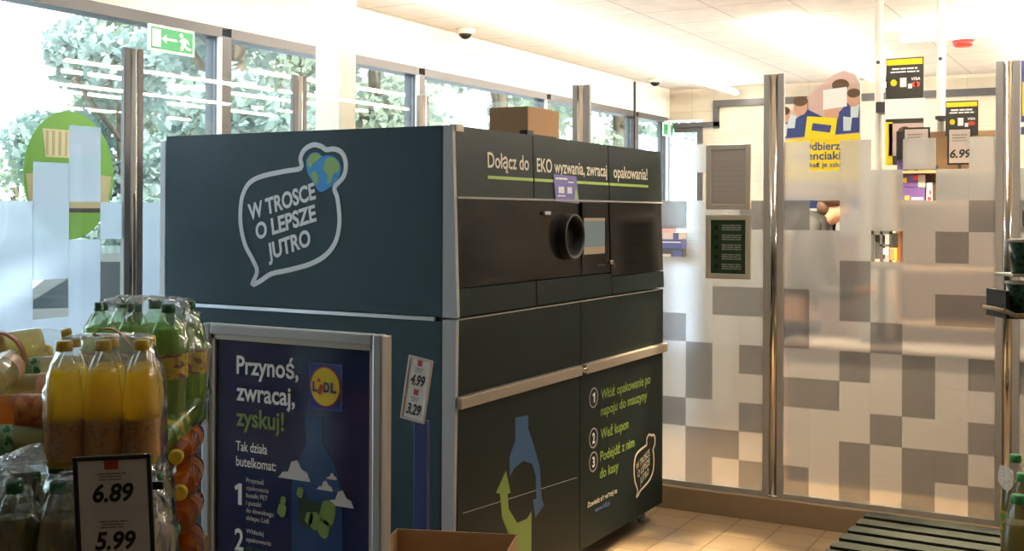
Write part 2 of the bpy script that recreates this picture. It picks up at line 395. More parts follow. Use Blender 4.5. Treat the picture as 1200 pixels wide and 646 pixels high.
# curb and glass partitions
struct(MB().box(-1.88, 4.3, 2.42, 2.52, 0, .13, .004).build('trim_3', 'steel_tan'))
struct(MB().box(-1.87, -1.77, -4.5, 2.42, 0, .13, .004).build('trim_4', 'steel_tan'))
ROW_TOP, ROW = 2.097, 0.162
def glass_panel(name, label, u0, u1, cols, cells, fn, rows0=ROW_TOP, rowh=ROW, top=2.40, film='film_light'):
    t = thing(name, label, 'glass panel', fn(u0, 0, .13), 'glass screen panels')
    inv = Matrix.Translation(-Vector(fn(u0, 0, .13)))
    def F(u, v, w): return inv @ Vector(fn(u, w, v))
    MB().prism([(u0, .155), (u1, .155), (u1, top), (u0, top)], 0.0, .008, F).build('glass_sheet', 'panel_glass', t)
    MB().prism([(u0, .128), (u1, .128), (u1, .157), (u0, .157)], -.012, .02, F).build('bottom_channel', 'profile_grey', t)
    lf, df = MB(), MB(); nl = nd = 0
    for (c, r), k in cells.items():
        a, e = cols[c], cols[c + 1]; z1 = rows0 - rowh * r; z0 = z1 - rowh
        if r == 11 and rowh == ROW: z0 = .157
        P = [(a, z0), (e, z0), (e, z1), (a, z1)]
        if k == 'L': lf.prism(P, -.0032, -.0004, F); nl += 1
        elif k == 'D': df.prism(P, -.0032, -.0004, F); nd += 1
    if nl: lf.build('frosted_film', film, t)
    else: lf.bm.free()
    if nd: df.build('tinted_film', 'film_dark', t)
    else: df.bm.free()
    return t
PY = 2.469
fpart = lambda u, w, v: (u, PY + w, v)
def grid(nc, clear, dark, rows=range(0, 12)):
    g = {}
    for c in range(nc):
        for r in rows:
            if (c, r) in clear: continue
            g[(c, r)] = 'D' if (c, r) in dark else 'L'
    return g
c2 = [.648, .793, .956, 1.118, 1.281, 1.445, 1.606, 1.736]
dark2 = {(0, 2), (0, 5), (0, 6), (0, 8), (0, 11), (1, 8), (2, 4), (2, 5), (2, 7), (2, 10), (2, 11), (3, 6), (3, 9), (4, 7), (4, 8), (4, 10), (4, 11), (5, 3), (5, 5), (5, 10), (6, 2), (6, 5), (6, 7), (6, 9), (6, 11)}
glass_panel('glass_partition', 'tall glass screen panel with checkered frosting at right, checkout signs seen through it', .648, 1.736, c2, grid(7, {(1, 0), (1, 2), (3, 0), (3, 3), (4, 1), (5, 0)}, dark2), fpart)
c1 = [-.53, -.40, -.24, -.078, .084, .243, .40, .538]
dark1 = {(6, 2), (6, 5), (6, 7), (6, 9), (6, 11), (5, 5), (5, 10), (4, 7), (4, 8), (4, 10), (4, 11), (3, 6), (3, 9), (3, 2), (2, 4), (1, 8), (0, 6)}
glass_panel('glass_partition', 'glass screen panel with bluish checkered frosting just right of the machine, carrying two framed sheets', -.53, .538, c1,
            grid(7, {(3, 0), (3, 1), (3, 3), (4, 1), (5, 0), (6, 0), (6, 1), (5, 1), (2, 0), (1, 0), (0, 0), (2, 1), (1, 1), (0, 1)}, dark1), fpart)
c3 = [1.842, 1.93, 2.09, 2.25, 2.41, 2.57, 2.73, 2.93]
glass_panel('glass_partition', 'glass screen panel at the right edge, beyond the second bright double post', 1.842, 2.93, c3, grid(7, {(1, 0), (0, 0)}, {(0, 2), (2, 3), (0, 7), (3, 5), (1, 9)}), fpart)
c0 = [-1.72, -1.56, -1.4, -1.24, -1.08, -.92, -.76, -.645]
glass_panel('glass_partition', 'glass screen panel standing behind the machine, only its clear top showing', -1.72, -.645, c0, grid(7, {(c, 0) for c in range(7)}, {(2, 4), (5, 6)}), fpart)
fx = lambda u, w, v: (-1.82 + w, u, v)
lc = [-1.06, -.98, -.80, -.625, -.445, -.257, -.081, .044]
clearL = {(6, 0), (6, 1), (6, 3), (6, 4), (5, 2), (4, 0), (4, 4), (3, 0), (3, 1), (2, 0)}
glass_panel('glass_partition', 'glass fence panel with frosted squares at far left, in front of the green window disc', -1.06, .044, lc, grid(7, clearL, {}, range(0, 11)), fx, 2.085, .172, film='film_window_lit')
rc = [.16, .30, .47, .64, .81, .98, 1.15, 1.262]
glass_panel('glass_partition', 'glass fence panel between the two brownish posts, mostly hidden by the machine', .16, 1.262, rc, grid(7, {(c, r) for c in range(7) for r in (0, 1)}, {}, range(0, 11)), fx, 2.085, .172, film='film_window_lit')
glass_panel('glass_partition', 'glass fence panel farthest along the windows, behind the white column', 1.375, 2.50, [y + 1.22 for y in rc], grid(7, {(c, r) for c in range(7) for r in (0, 1)}, {}, range(0, 11)), fx, 2.085, .172, film='film_window_lit')
def post(label, x, y, along_x):
    t = thing('partition_post', label, 'post', (x, y, .13), 'screen posts')
    MB().tube((0, 0, 0), (0, 0, 2.342), .0235, 24).build('tube', 'chrome', t)
    for s in (-1, 1):
        b = MB()
        if along_x: b.box(*sorted((s * .021, s * .057)), -.014, .014, 0, 2.345, .003)
        else: b.box(-.014, .014, *sorted((s * .021, s * .057)), 0, 2.345, .003)
        b.build('edge_profile', 'profile_grey', t)
    MB().lathe([(.036, 0), (.036, .012), (.026, .018)]).build('base_collar', 'chrome', t)
post('chrome double post between the two frosted panels right of the machine', .595, PY, True)
post('chrome double post at the right edge, behind the rack of dark cups', 1.789, PY, True)
post('chrome double post rising behind the middle of the machine top', -.588, PY, True)
post('brownish chrome post at far left, beside the green exit sign', -1.82, .103, False)
post('brownish chrome post behind the machine, left of the white column', -1.82, 1.319, False)
post('brownish chrome post behind the machine, right of the white column', -1.80, 2.56, False)
tag(MB().box(-.240, -.228, 2.446, 2.458, .13, 2.475).build('joint_bar', 'frame_dark'), 'thin black upright bar above the right end of the machine', 'bar')

# framed sheets on the partition
def snap_frame(label, z0, z1, sheet):
    t = thing('snap_frame', label, 'frame', (.208, 2.44, z0))
    w, h = .262, z1 - z0
    fn = lambda u, v, s: (u, -s, v)
    b = MB()
    for (a, c, d, e) in ((0, .03, 0, h), (w - .03, w, 0, h), (.03, w - .03, 0, .03), (.03, w - .03, h - .03, h)): b.box(a, c, 0, .018, d, e, .004)
    b.build('frame', 'frame_edge', t)
    s = MB().box(.028, w - .028, .006, .012, .028, h - .028).build('sheet', sheet, t)
    MB().box(.03, w - .03, .017, .026, .03, h - .03).build('back_plate', 'profile_grey', t)
    return t, s, w, h
t, s, w, h = snap_frame('metal frame with a blank taupe sheet on the glass, upper of two', 1.722, 2.09, 'sheet_taupe')
bars([(.045, .06 + i * .028, .17, .004) for i in range(9)], 'board_grey', t, lambda u, v, q: (u, .0055 - q, v), 'paper_crease')
t, s, w, h = snap_frame('metal frame with a dark green printed notice on the glass, lower of two', 1.331, 1.692, 'poster_dark_green')
rows = []
for i in range(5):
    for k in range(3): rows.append((.095, .055 + i * .055 + k * .012, .115, .006))
bars(rows, 'profile_grey', t, lambda u, v, q: (u, .0055 - q, v))
b = MB()
for i in range(5): b.lathe([(.013, 0), (.013, .001)], Matrix.Translation((.062, .0055, .07 + i * .055)) @ Matrix.Rotation(math.pi / 2, 4, 'X'), 16)
b.build('number_badge', 'slat_green', t)

# ================================================================== the bottle machine
mach = thing('bottle_return_machine', 'big dark teal bottle return machine standing in the middle of the entrance', 'machine')
SX, WY, ZT, ZS, ZB = -1.492, 2.163, 2.04, 1.285, 0.10
def xf(z): return .044 + (ZT - z) / (ZT - ZS) * .026 if z > ZS else .063
MB().box(SX, .0, .012, WY - .01, ZB, ZT - .004).build('body', 'black_matte', mach)
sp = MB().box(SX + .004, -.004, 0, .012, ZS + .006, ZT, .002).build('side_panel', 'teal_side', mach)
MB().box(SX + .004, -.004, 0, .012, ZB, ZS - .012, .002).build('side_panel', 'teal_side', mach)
MB().box(SX, -.03, -.006, .006, ZS - .011, ZS + .004, .001).build('trim_rail', 'alu', mach)
MB().box(SX - .035, SX, .0, .05, ZB, ZT - .02, .003).build('rear_edge_profile', 'frame_light', mach)
MB().box(-.004, .003, .0, .012, ZB, ZT).build('panel_gap', 'black_matte', mach)
# grey corner strip follows the bulging front
fy = lambda u, v, t_: (u, t_, v)
MB().prism([(.003, ZS + .004), (xf(ZS + .001), ZS + .004), (xf(ZT), ZT), (.003, ZT)], 0, .02, fy).build('corner_strip', 'grey_strip', mach)
MB().prism([(.003, ZB), (.055, ZB), (.066, ZS - .004), (.003, ZS - .004)], 0, .02, fy).build('corner_strip', 'grey_strip', mach)
def front_panel(name, y0, y1, z0, z1, mat, dx=0.0, back=.0):
    return MB().prism([(back, z0), (xf(z0) + dx, z0), (xf(z1 - 1e-4) + dx, z1), (back, z1)], y0, y1, fy).build(name, mat, mach)
seams = [.012, .66, 1.46, WY]
hdr = []
for k, (a, c) in enumerate(zip(seams, seams[1:])):
    hdr.append(front_panel('header_panel', a + (.004 if k else .008), c - .004, 1.76, ZT, 'teal_front_shaded'))
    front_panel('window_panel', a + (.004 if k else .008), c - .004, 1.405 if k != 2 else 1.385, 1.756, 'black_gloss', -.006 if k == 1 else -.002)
    front_panel('fascia_strip', a + (.004 if k else .008), c - .004, ZS + .008, 1.40 if k != 2 else 1.38, 'teal_front_shaded')
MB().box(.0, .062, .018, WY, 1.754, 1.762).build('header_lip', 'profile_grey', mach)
front_panel('middle_panel', .02, 1.110, .985, ZS - .006, 'teal_front_shaded')
front_panel('middle_panel', 1.116, WY, .985, ZS - .006, 'teal_front_shaded')
lo1 = front_panel('lower_panel', .02, 1.110, ZB, .935, 'teal_front_shaded')
lo2 = front_panel('lower_panel', 1.116, WY, ZB, .935, 'teal_front_shaded')
MB().box(.0, .066, .02, WY, ZS - .006, ZS - .001).build('seam_profile', 'profile_grey', mach)
MB().box(.0, .088, .005, 1.09, .935, .982, .005).build('bumper_rail', 'bumper', mach)
MB().box(.0, .088, 1.135, WY + .012, .935, .982, .005).build('bumper_rail', 'bumper', mach)
MB().box(.0, .075, 1.09, 1.135, .940, .978, .003).tube((.075, 1.10, .96), (.095, 1.10, .96), .009).tube((.075, 1.123, .96), (.095, 1.123, .96), .009).build('rail_latch', 'chrome', mach)
b = MB(); fl = lambda u, v, q: (.0631 + q, u, v)
b.strip([(.06, .520), (1.08, .455)], .003, 0, .001, fl, False); b.build('scratch_line', 'profile_grey', lo1)
MB().box(SX + .05, -.08, .06, WY - .06, 0, ZB).build('plinth', 'black_matte', mach)
b = MB()
for px_ in (-.03, SX + .1):
    for py_ in (.08, WY - .05): b.lathe([(.035, 0), (.035, .012), (.014, .02), (.014, ZB)], Matrix.Translation((px_, py_, 0)), 16)
b.build('foot', 'profile_grey', mach)
MB().box(.020, .050, .02, .075, ZT - .022, ZT + .006).build('corner_bracket', 'print_cream', mach)
MB().box(.0, .04, .62, .68, ZT, ZT + .022, .003).box(.0, .03, .68, .92, ZT, ZT + .008).build('top_hinge', 'black_matte', mach)
# header wording
vdir = Vector((-.026, 0, ZT - ZS)).normalized(); ud = Vector((0, 1, 0))
def hp(y, z): return Vector((xf(z) + .0005, y, z))
lettering('Dołącz do', 'print_cream', hdr[0], hp(.262, 1.885), ud, vdir, .355, .063, .016)
lettering('EKO wyzwania, zwracaj', 'print_cream', hdr[1], hp(.690, 1.882), ud, vdir, .745, .060, .016)
lettering('opakowania!', 'print_cream', hdr[2], hp(1.515, 1.880), ud, vdir, .445, .060, .016)
for k, (a, c) in enumerate(((.262, .654), (.668, 1.454), (1.468, 1.968))):
    z = 1.838
    MB().prism([(a, z), (c, z), (c, z + .013), (a, z + .013)], 0, .0015, lambda u, v, q: hp(u, v) + Vector((q, 0, 0))).build('underline', 'print_lime', hdr[k])
st = MB().prism([(.862, 1.752), (1.105, 1.744), (1.080, 1.872), (.842, 1.876)], .002, .004, lambda u, v, q: hp(u, v) + Vector((q, 0, 0))).build('notice_sticker', 'sticker_violet', hdr[1])
MB().prism([(1.05, 1.757), (1.092, 1.757), (1.078, 1.80), (1.068, 1.82)], .004, .005, lambda u, v, q: hp(u, v) + Vector((q, 0, 0))).build('sticker_green_patch', 'print_lime', st)
bars([(.865, 1.853, .12, .008), (.89, 1.79, .06, .03), (.98, 1.79, .05, .03), (.88, 1.775, .08, .006), (.99, 1.84, .06, .005)], 'print_white', st, lambda u, v, q: hp(u, v) + Vector((.004 + q, 0, 0)))
# return opening: a stubby dark tube with a lighter rim
XO = .058
oc = Matrix.Translation((XO, .988, 1.590)) @ Matrix.Rotation(math.pi / 2, 4, 'Y')
ring = MB().lathe([(.105, -.02), (.107, .0), (.105, .030), (.103, .036), (.094, .036), (.090, .030), (.086, -.05)], oc, 40, False).build('return_opening', 'black_matte', mach)
MB().lathe([(.1035, .034), (.1035, .038), (.0955, .038), (.0955, .034)], oc, 40, False).build('opening_rim', 'metal_dark', ring)
MB().lathe([(.088, -.012), (.001, -.012)], oc, 40, False).build('opening_throat', 'ink', ring)
scr = MB().box(XO - .02, XO + .006, 1.145, 1.385, 1.50, 1.676, .002).build('touch_screen', 'screen', mach)
for z0, z1 in ((1.502, 1.536), (1.662, 1.675)): MB().box(XO + .006, XO + .0068, 1.147, 1.383, z0, z1).build('screen_banner', 'screen_bar', scr)
MB().box(XO - .02, XO + .004, 1.13, 1.41, 1.41, 1.75, .002).build('screen_column', 'black_gloss', mach)
MB().box(XO, XO + .006, 1.29, 1.38, 1.44, 1.448).build('coupon_slot', 'ink', mach)
MB().tube((.055, 1.455, 1.455), (.078, 1.455, 1.455), .011).box(.075, .082, 1.452, 1.458, 1.425, 1.455).build('lock_key', 'chrome', mach)
MB().box(.052, .066, .745, .80, 1.69, 1.706, .003).build('panel_highlight', 'frame_alu', mach)  # pale bar standing in for a light reflection on the black panel
# side emblem
fs_ = lambda u, v, q: (u, -q - .0003, v)
outline = [(-.971, 1.386), (-.944, 1.442), (-.971, 1.495), (-1.013, 1.556), (-1.039, 1.646), (-1.036, 1.742), (-1.009, 1.804), (-.964, 1.838), (-.893, 1.857), (-.79, 1.872), (-.706, 1.884), (-.708, 1.925), (-.686, 1.961), (-.640, 1.980), (-.598, 1.972), (-.572, 1.958), (-.535, 1.960), (-.500, 1.950), (-.476, 1.922), (-.470, 1.878), (-.486, 1.839), (-.528, 1.800), (-.512, 1.755), (-.501, 1.663), (-.517, 1.585), (-.566, 1.525), (-.649, 1.483), (-.768, 1.453), (-.864, 1.434), (-.926, 1.401)]
MB().strip(smooth_closed(outline, 4), .021, 0, .0015, fs_).build('speech_bubble_outline', 'print_white', sp)
heart = [(-.606, 1.784), (-.638, 1.821), (-.668, 1.861), (-.677, 1.912), (-.652, 1.943), (-.618, 1.948), (-.590, 1.932), (-.562, 1.935), (-.527, 1.927), (-.498, 1.898), (-.497, 1.859), (-.527, 1.820), (-.565, 1.795)]
MB().prism(smooth_closed(heart, 4), 0, .0015, fs_).build('heart_globe', 'globe_blue', sp)
b = MB()
for P in ([(-.672, 1.905), (-.655, 1.938), (-.625, 1.944), (-.598, 1.932), (-.615, 1.915), (-.635, 1.905), (-.655, 1.885)], [(-.650, 1.860), (-.628, 1.868), (-.612, 1.845), (-.615, 1.815), (-.632, 1.822)],
          [(-.585, 1.890), (-.565, 1.922), (-.530, 1.924), (-.503, 1.897), (-.505, 1.865), (-.530, 1.858), (-.545, 1.825), (-.565, 1.815), (-.560, 1.85), (-.580, 1.865)]):
    b.prism(smooth_closed(P, 3), .0015, .0025, fs_)
b.build('continents', 'globe_green', sp)
for txt, p0, p1, cap in (('W TROSCE', (-.990, 1.663), (-.624, 1.757), .066), ('O LEPSZE', (-.948, 1.580), (-.620, 1.664), .067), ('JUTRO', (-.880, 1.494), (-.648, 1.562), .067)):
    d = Vector((p1[0] - p0[0], 0, p1[1] - p0[1])); uu = d.normalized(); vv = Vector((.10, 0, 1)).normalized(); vv = Vector((-uu.z * .6, 0, 1)).normalized()
    lettering(txt, 'print_white', sp, (p0[0], -.0003, p0[1]), uu, vv, d.length, cap, .034)
# lower front graphics
flw = lambda u, v, q: (.0632 + q, u, v)
P1 = [(.479, .830), (.594, .822), (.594, .765), (.640, .695), (.705, .575), (.722, .440), (.745, .400), (.665, .362), (.640, .445), (.672, .445), (.667, .548), (.632, .606), (.553, .633), (.471, .617), (.435, .590), (.430, .673), (.480, .735)]
MB().prism(P1, 0, .0012, flw).build('bottle_emblem', 'print_blue', lo1)
P2 = [(.401, .620), (.440, .520), (.415, .520), (.425, .455), (.500, .378), (.587, .376), (.628, .400), (.628, .200), (.600, .180), (.430, .185), (.430, .340), (.368, .435), (.352, .535), (.318, .545)]
MB().prism(P2, 0, .0012, flw).build('arrow_emblem', 'print_green', lo1)
for txt, y, z, wd in (('Włóż opakowanie po', 1.345, .784, .635), ('napoju do maszyny', 1.343, .704, .592), ('Weź kupon', 1.344, .590, .340), ('Podejdź z nim', 1.339, .482, .424), ('do kasy', 1.336, .398, .224)):
    lettering(txt, 'print_green', lo2, (.0632, y, z), ud, (0, 0, 1), wd, .049, .014)
for n_, z in (('1', .805), ('2', .610), ('3', .495)):
    MB().strip([(1.262 + .046 * math.cos(a * math.pi / 16), z + .046 * math.sin(a * math.pi / 16)) for a in range(32)], .006, 0, .0012, flw).build('number_ring', 'profile_grey', lo2)
    lettering(n_, 'print_white', lo2, (.0632, 1.248, z - .024), ud, (0, 0, 1), .028, .048, .03)
lettering('Dowiedz się więcej na', 'print_cream', lo2, (.0632, 1.200, .286), ud, (0, 0, 1), .343, .026, .012)
lettering('www.lidl.pl', 'link_blue', lo2, (.0632, 1.282, .246), ud, (0, 0, 1), .170, .022, .012)
def sm(p): return (1.764 + (p[0] + 1.039) / .569 * .288, .208 + (p[1] - 1.386) / .594 * .300)
MB().strip([sm(p) for p in smooth_closed(outline, 4)], .011, 0, .0012, flw).build('speech_bubble_outline', 'print_cream', lo2)
MB().prism([sm(p) for p in smooth_closed(heart, 4)], 0, .0012, flw).build('heart_globe', 'slat_green', lo2)
for txt, p0, p1, cap in (('W TROSCE', (-.990, 1.663), (-.624, 1.757), .036), ('O LEPSZE', (-.948, 1.580), (-.620, 1.664), .036), ('JUTRO', (-.880, 1.494), (-.648, 1.562), .036)):
    a, c = sm(p0), sm(p1); d = Vector((0, c[0] - a[0], c[1] - a[1]))
    lettering(txt, 'print_cream', lo2, (.0632, a[0], a[1]), d.normalized(), (0, 0, 1), d.length, cap, .02)

# ================================================================== poster stand in front of the machine
pst = thing('poster_stand', 'silver framed dark blue poster stand in front of the machine side', 'poster stand', (.157, -1.1, 0))
PX0, PX1, PZ0, PZ1 = -.346, .346, .10, 1.350
b = MB()
fw = .034
for (a, c, d, e) in ((PX0, PX0 + fw, PZ0, PZ1), (PX1 - fw, PX1, PZ0, PZ1), (PX0 + fw, PX1 - fw, PZ1 - fw, PZ1), (PX0 + fw, PX1 - fw, PZ0, PZ0 + fw)): b.box(a, c, 0, .03, d, e, .006)
b.build('frame', 'frame_alu', pst)
b = MB()
for (a, c, d, e) in ((PX0 + fw, PX0 + fw + .016, PZ0 + fw, PZ1 - fw), (PX1 - fw - .012, PX1 - fw, PZ0 + fw, PZ1 - fw), (PX0 + fw, PX1 - fw, PZ1 - fw - .014, PZ1 - fw)): b.box(a, c, .006, .022, d, e)
b.build('inner_lip', 'frame_edge', pst)
MB().box(PX0 + .004, PX1 - .004, .03, .056, PZ0, PZ1 - .006, .002).build('back_box', 'frame_edge', pst)
sheet = MB().box(PX0 + fw - .004, PX1 - fw + .004, .014, .03, PZ0 + fw, PZ1 - fw).build('poster_sheet', 'poster_blue', pst)
b = MB()
for s in (-1, 1): b.box(s * .25 - .03, s * .25 + .03, -.18, .24, 0, .02, .004).box(s * .25 - .02, s * .25 + .02, .0, .056, .02, PZ0)
b.build('foot', 'frame_alu', pst)
fp = lambda u, v, q: (u - .157, .0138 - q, v)
X = Vector((1, 0, 0)); Zv = Vector((0, 0, 1))
def pl(txt, mat, u, v, w, cap, bold=.012): return lettering(txt, mat, sheet, (u - .157, .0138, v), X, Zv, w, cap, bold)
pl('Przynoś,', 'print_white', -.054, 1.200, .245, .055, .022)
pl('zwracaj,', 'print_white', -.054, 1.118, .232, .055, .022)
pl('zyskuj!', 'print_green', -.054, 1.040, .190, .055, .022)
pl('Tak działa', 'print_white', -.054, .962, .125, .030)
pl('butelkomat:', 'print_white', -.054, .915, .160, .030)
pl('1', 'print_white', -.060, .795, .030, .066, .02); pl('2', 'print_white', -.058, .655, .036, .066, .02)
for i, (tx, w_, c_) in enumerate((('Przynieś', .07, 'paper'), ('opakowania', .09, 'board_grey'), ('butelki PET', .085, 'paper'), ('i puszki', .06, 'paper'), ('do dowolnego', .11, 'paper'), ('sklepu Lidl', .09, 'paper'))): pl(tx, c_, -.012, .868 - i * .023, w_, .014, .01)
for i, (tx, w_, c_) in enumerate((('Wkładaj', .07, 'paper'), ('opakowania', .10, 'paper'), ('do maszyny', .12, 'poster_dark_green'))): pl(tx, c_, -.012, .712 - i * .025, w_, .014, .01)
# round logo on its square
lg = MB().prism([(.233, 1.118), (.352, 1.118), (.352, 1.252), (.233, 1.252)], 0, .001, fp).build('logo_square', 'logo_blue', sheet)
MB().strip([(.233, 1.118), (.352, 1.118), (.352, 1.252), (.233, 1.252)], .003, 0, .0015, fp).build('logo_border', 'link_blue', sheet)
circ = lambda r, n=40: [(.2925 + r * math.cos(2 * math.pi * k / n), 1.185 + 1.06 * r * math.sin(2 * math.pi * k / n)) for k in range(n)]
MB().prism(circ(.056), .001, .002, fp).build('logo_ring', 'logo_red', sheet)
MB().prism(circ(.0525), .002, .003, fp).build('logo_disc', 'logo_yellow', sheet)
def ll(txt, mat, u, w): return lettering(txt, mat, sheet, (u - .157, .0108, 1.170), X, Zv, w, .028, .035)
ll('L', 'logo_blue', .247, .018); ll('D', 'logo_blue', .288, .022); ll('L', 'logo_blue', .315, .020)
MB().prism([(.264, 1.166), (.276, 1.160), (.287, 1.188), (.275, 1.192)], .003, .0042, fp).prism([(.270 + .006 * math.cos(k * .524), 1.203 + .006 * math.sin(k * .524)) for k in range(12)], .003, .0042, fp).build('logo_figure', 'logo_red', sheet)
# bottle picture with clouds
MB().prism([(.216, 1.093), (.283, 1.096), (.281, 1.018), (.330, .955), (.350, .905), (.357, .880), (.357, .50), (.166, .50), (.166, .880), (.176, .930), (.222, 1.01)], 0, .0008, fp).build('bottle_picture', 'poster_blue_light', sheet)
def cloud(u, v, s):
    P = [(0, 0), (.02, .022), (.045, .026), (.06, .062), (.085, .070), (.105, .040), (.13, .030), (.145, .0)]
    return [(u + a * s, v + c * s) for a, c in P]
for u, v, s in ((.115, .898, .85), (.300, .840, .68), (.262, .880, .42), (.297, .915, .28)): MB().prism(cloud(u, v, s), .001, .0018, fp).build('cloud_picture', 'paper', sheet)
for P in ([(.19, .85), (.31, .835), (.31, .75), (.20, .765)], [(.20, .68), (.31, .665), (.31, .60), (.20, .61)]): MB().prism(P, .0009, .0014, fp).build('island_picture', 'poster_dark_green', sheet)
for u, v, r in ((.305, .815, .028), (.255, .785, .020), (.130, .800, .016), (.135, .83, .01), (.20, .862, .012), (.29, .765, .02), (.235, .79, .014)): MB().prism([(u + r * math.cos(k * .7) * (1 + .3 * (k % 2)), v + r * 1.4 * math.sin(k * .7)) for k in range(9)], .0015, .002, fp).build('tree_picture', 'print_green', sheet)

# ================================================================== price tags
def price_tag(name, label, loc, rot, w, h, prices, hold, cap, pw):
    t = thing(name, label, 'price tag', loc, None, rot)
    b = MB(); e = .009
    for (a, c, d, g) in ((0, e, 0, h), (w - e, w, 0, h), (e, w - e, 0, e), (e, w - e, h - e, h)): b.box(a, c, 0, .008, d, g, .002)
    b.build('frame', 'plastic_black' if hold else 'board_grey', t)
    MB().box(.002, w - .002, .008, .012, .002, h - .002).build('backing', 'plastic_black', t)
    s = MB().box(e - .001, w - e + .001, .004, .008, e - .001, h - e + .001).build('price_card', 'paper', t)
    fn = lambda u, v, q: (u, .0038 - q, v)
    for i, p in enumerate(prices):
        top = h - e - i * (h - 2 * e) / len(prices); hh = (h - 2 * e) / len(prices)
        lettering(p, 'ink', s, (w / 2 - pw / 2, .0038, top - hh * .86), X, Zv, pw, cap, .03, .22)
        bars([(w * .30, top - hh * .30, w * .38, .0026), (w * .34, top - hh * .36, w * .28, .0024), (w * .32, top - hh * .42, w * .3, .0024)], 'ink_grey', s, fn)
        if i == 0 or not hold: MB().prism([(w * .40, top - hh * .20), (w * .58, top - hh * .20), (w * .58, top - .001), (w * .40, top - .001)], 0, .0012, fn).build('red_tab', 'tag_red', s)
    bars([(e + .004, h / 2, w - 2 * e - .008, .001)], 'board_grey', s, fn, 'divider_line')
    return t
yaw = math.atan2(CR.y, CR.x)

# ================================================================== bottles and packs
BOT = {}
SHAPES = {
    'juice': dict(r=.0415, h=.285, prof=[(.034, 0), (.0415, .008), (.0415, .15), (.040, .17), (.034, .215), (.022, .245), (.0165, .255), (.0165, .272)], lab=(.018, .108), fill=.222, cap=(.0185, .262, .286)),
    'soda': dict(r=.050, h=.335, prof=[(.038, 0), (.048, .012), (.050, .03), (.046, .09), (.050, .13), (.050, .22), (.042, .265), (.026, .298), (.0165, .310), (.0165, .322)], lab=(.140, .205), fill=.27, cap=(.0185, .312, .335)),
    'plain': dict(r=.044, h=.315, prof=[(.035, 0), (.043, .010), (.044, .03), (.044, .17), (.038, .23), (.024, .275), (.0165, .290), (.0165, .303)], lab=(.06, .14), fill=.24, cap=(.0185, .292, .316)),
}
def bottle_meshes(shape):
    if shape in BOT: return BOT[shape]
    S = SHAPES[shape]; out = {}
    def mesh(prof, nm):
        b = MB().lathe(prof, seg=28); bmesh.ops.recalc_face_normals(b.bm, faces=b.bm.faces[:]); me = bpy.data.meshes.new(nm); b.bm.to_mesh(me); b.bm.free(); return me
    out['bottle'] = mesh(S['prof'], 'bottle')
    liq = []
    for (r, z), (r2, z2) in zip(S['prof'], S['prof'][1:]):
        if z <= S['fill']:
            liq.append((r - .0015, z + (.0015 if z == 0 else 0)))
            if z2 > S['fill']: q = (S['fill'] - z) / (z2 - z); liq.append((r + (r2 - r) * q - .0015, S['fill']))
    out['liquid'] = mesh(liq, 'liquid')
    a, c = S['lab']
    def rad(z):
        for (r, q), (r2, q2) in zip(S['prof'], S['prof'][1:]):
            if q <= z <= q2: return r + (r2 - r) * (z - q) / (q2 - q)
        return S['r']
    b = MB().lathe([(rad(a + (c - a) * k / 6) + .0007, a + (c - a) * k / 6) for k in range(7)], seg=28, caps=False); me = bpy.data.meshes.new('label'); bmesh.ops.recalc_face_normals(b.bm, faces=b.bm.faces[:]); b.bm.to_mesh(me); b.bm.free(); out['label'] = me
    r, z0, z1 = S['cap']; b = MB().lathe([(r, z0), (r, z1 - .003), (r - .003, z1)], seg=28)
    bmesh.ops.recalc_face_normals(b.bm, faces=b.bm.faces[:]); me = bpy.data.meshes.new('cap'); b.bm.to_mesh(me); b.bm.free(); out['cap'] = me
    BOT[shape] = out; return out
VAR = {}
def var(me, mat):
    k = (me.name, mat)
    if k not in VAR: c = me.copy(); c.materials.clear(); c.materials.append(M[mat]); VAR[k] = c
    return VAR[k]
def bottle(parent, mat, shape, pet, liq, lab, cap, as_thing=None):
    ms = bottle_meshes(shape)
    if as_thing:
        root = thing('bottle', as_thing[0], 'bottle', group=as_thing[1]); root.matrix_world = mat
        link('bottle_body', var(ms['bottle'], pet), root); top = root
    else:
        top = link('bottle', var(ms['bottle'], pet), parent, mat)
    link('liquid', var(ms['liquid'], liq), top); link('label', var(ms['label'], lab), top); link('cap', var(ms['cap'], cap), top)
    return top
def wrap(parent, nx, ny, r, h, top_r, mat=Matrix(), seed=1, bulge=.004, amp=.006):
    """shrink film hugging a block of bottles, drawn in over the shoulders and crumpled"""
    rnd = random.Random(seed); bm = bmesh.new(); rings = []
    hx, hy = nx * r, ny * r; N = 64
    levels = [(0.0, 1.0), (.12, 1.01), (.28, 1.0), (.45, 1.0), (.60, 1.0), (.70, .97), (.80, .90), (.88, .82), (.95, .77), (1.0, .74), (1.02, .45)]
    for q, s in levels:
        ring = []
        for k in range(N):
            a = 2 * math.pi * k / N; ca, sa = math.cos(a), math.sin(a); n = 5.0
            rr = (abs(ca) ** n + abs(sa) ** n) ** (-1 / n)
            x, y = ca * rr * (hx + bulge), sa * rr * (hy + bulge)
            pinch = 1 - .03 * abs(math.sin(a * 3)) * (q > .5)
            j = amp * (.3 if q < .6 else 1.0)
            ring.append(bm.verts.new(Vector((x * s * pinch + rnd.uniform(-j, j), y * s * pinch + rnd.uniform(-j, j), h * q + rnd.uniform(-j, j) * (q > .1)))))
        rings.append(ring)
    for a, b in zip(rings, rings[1:]):
        for k in range(N):
            f = bm.faces.new([a[k], a[(k + 1) % N], b[(k + 1) % N], b[k]]); f.smooth = True
    bm.faces.new(rings[-1]); me = bpy.data.meshes.new('shrink_wrap'); bm.to_mesh(me); bm.free(); me.materials.append(M['wrap_film'])
    return link('shrink_wrap', me, parent, mat)
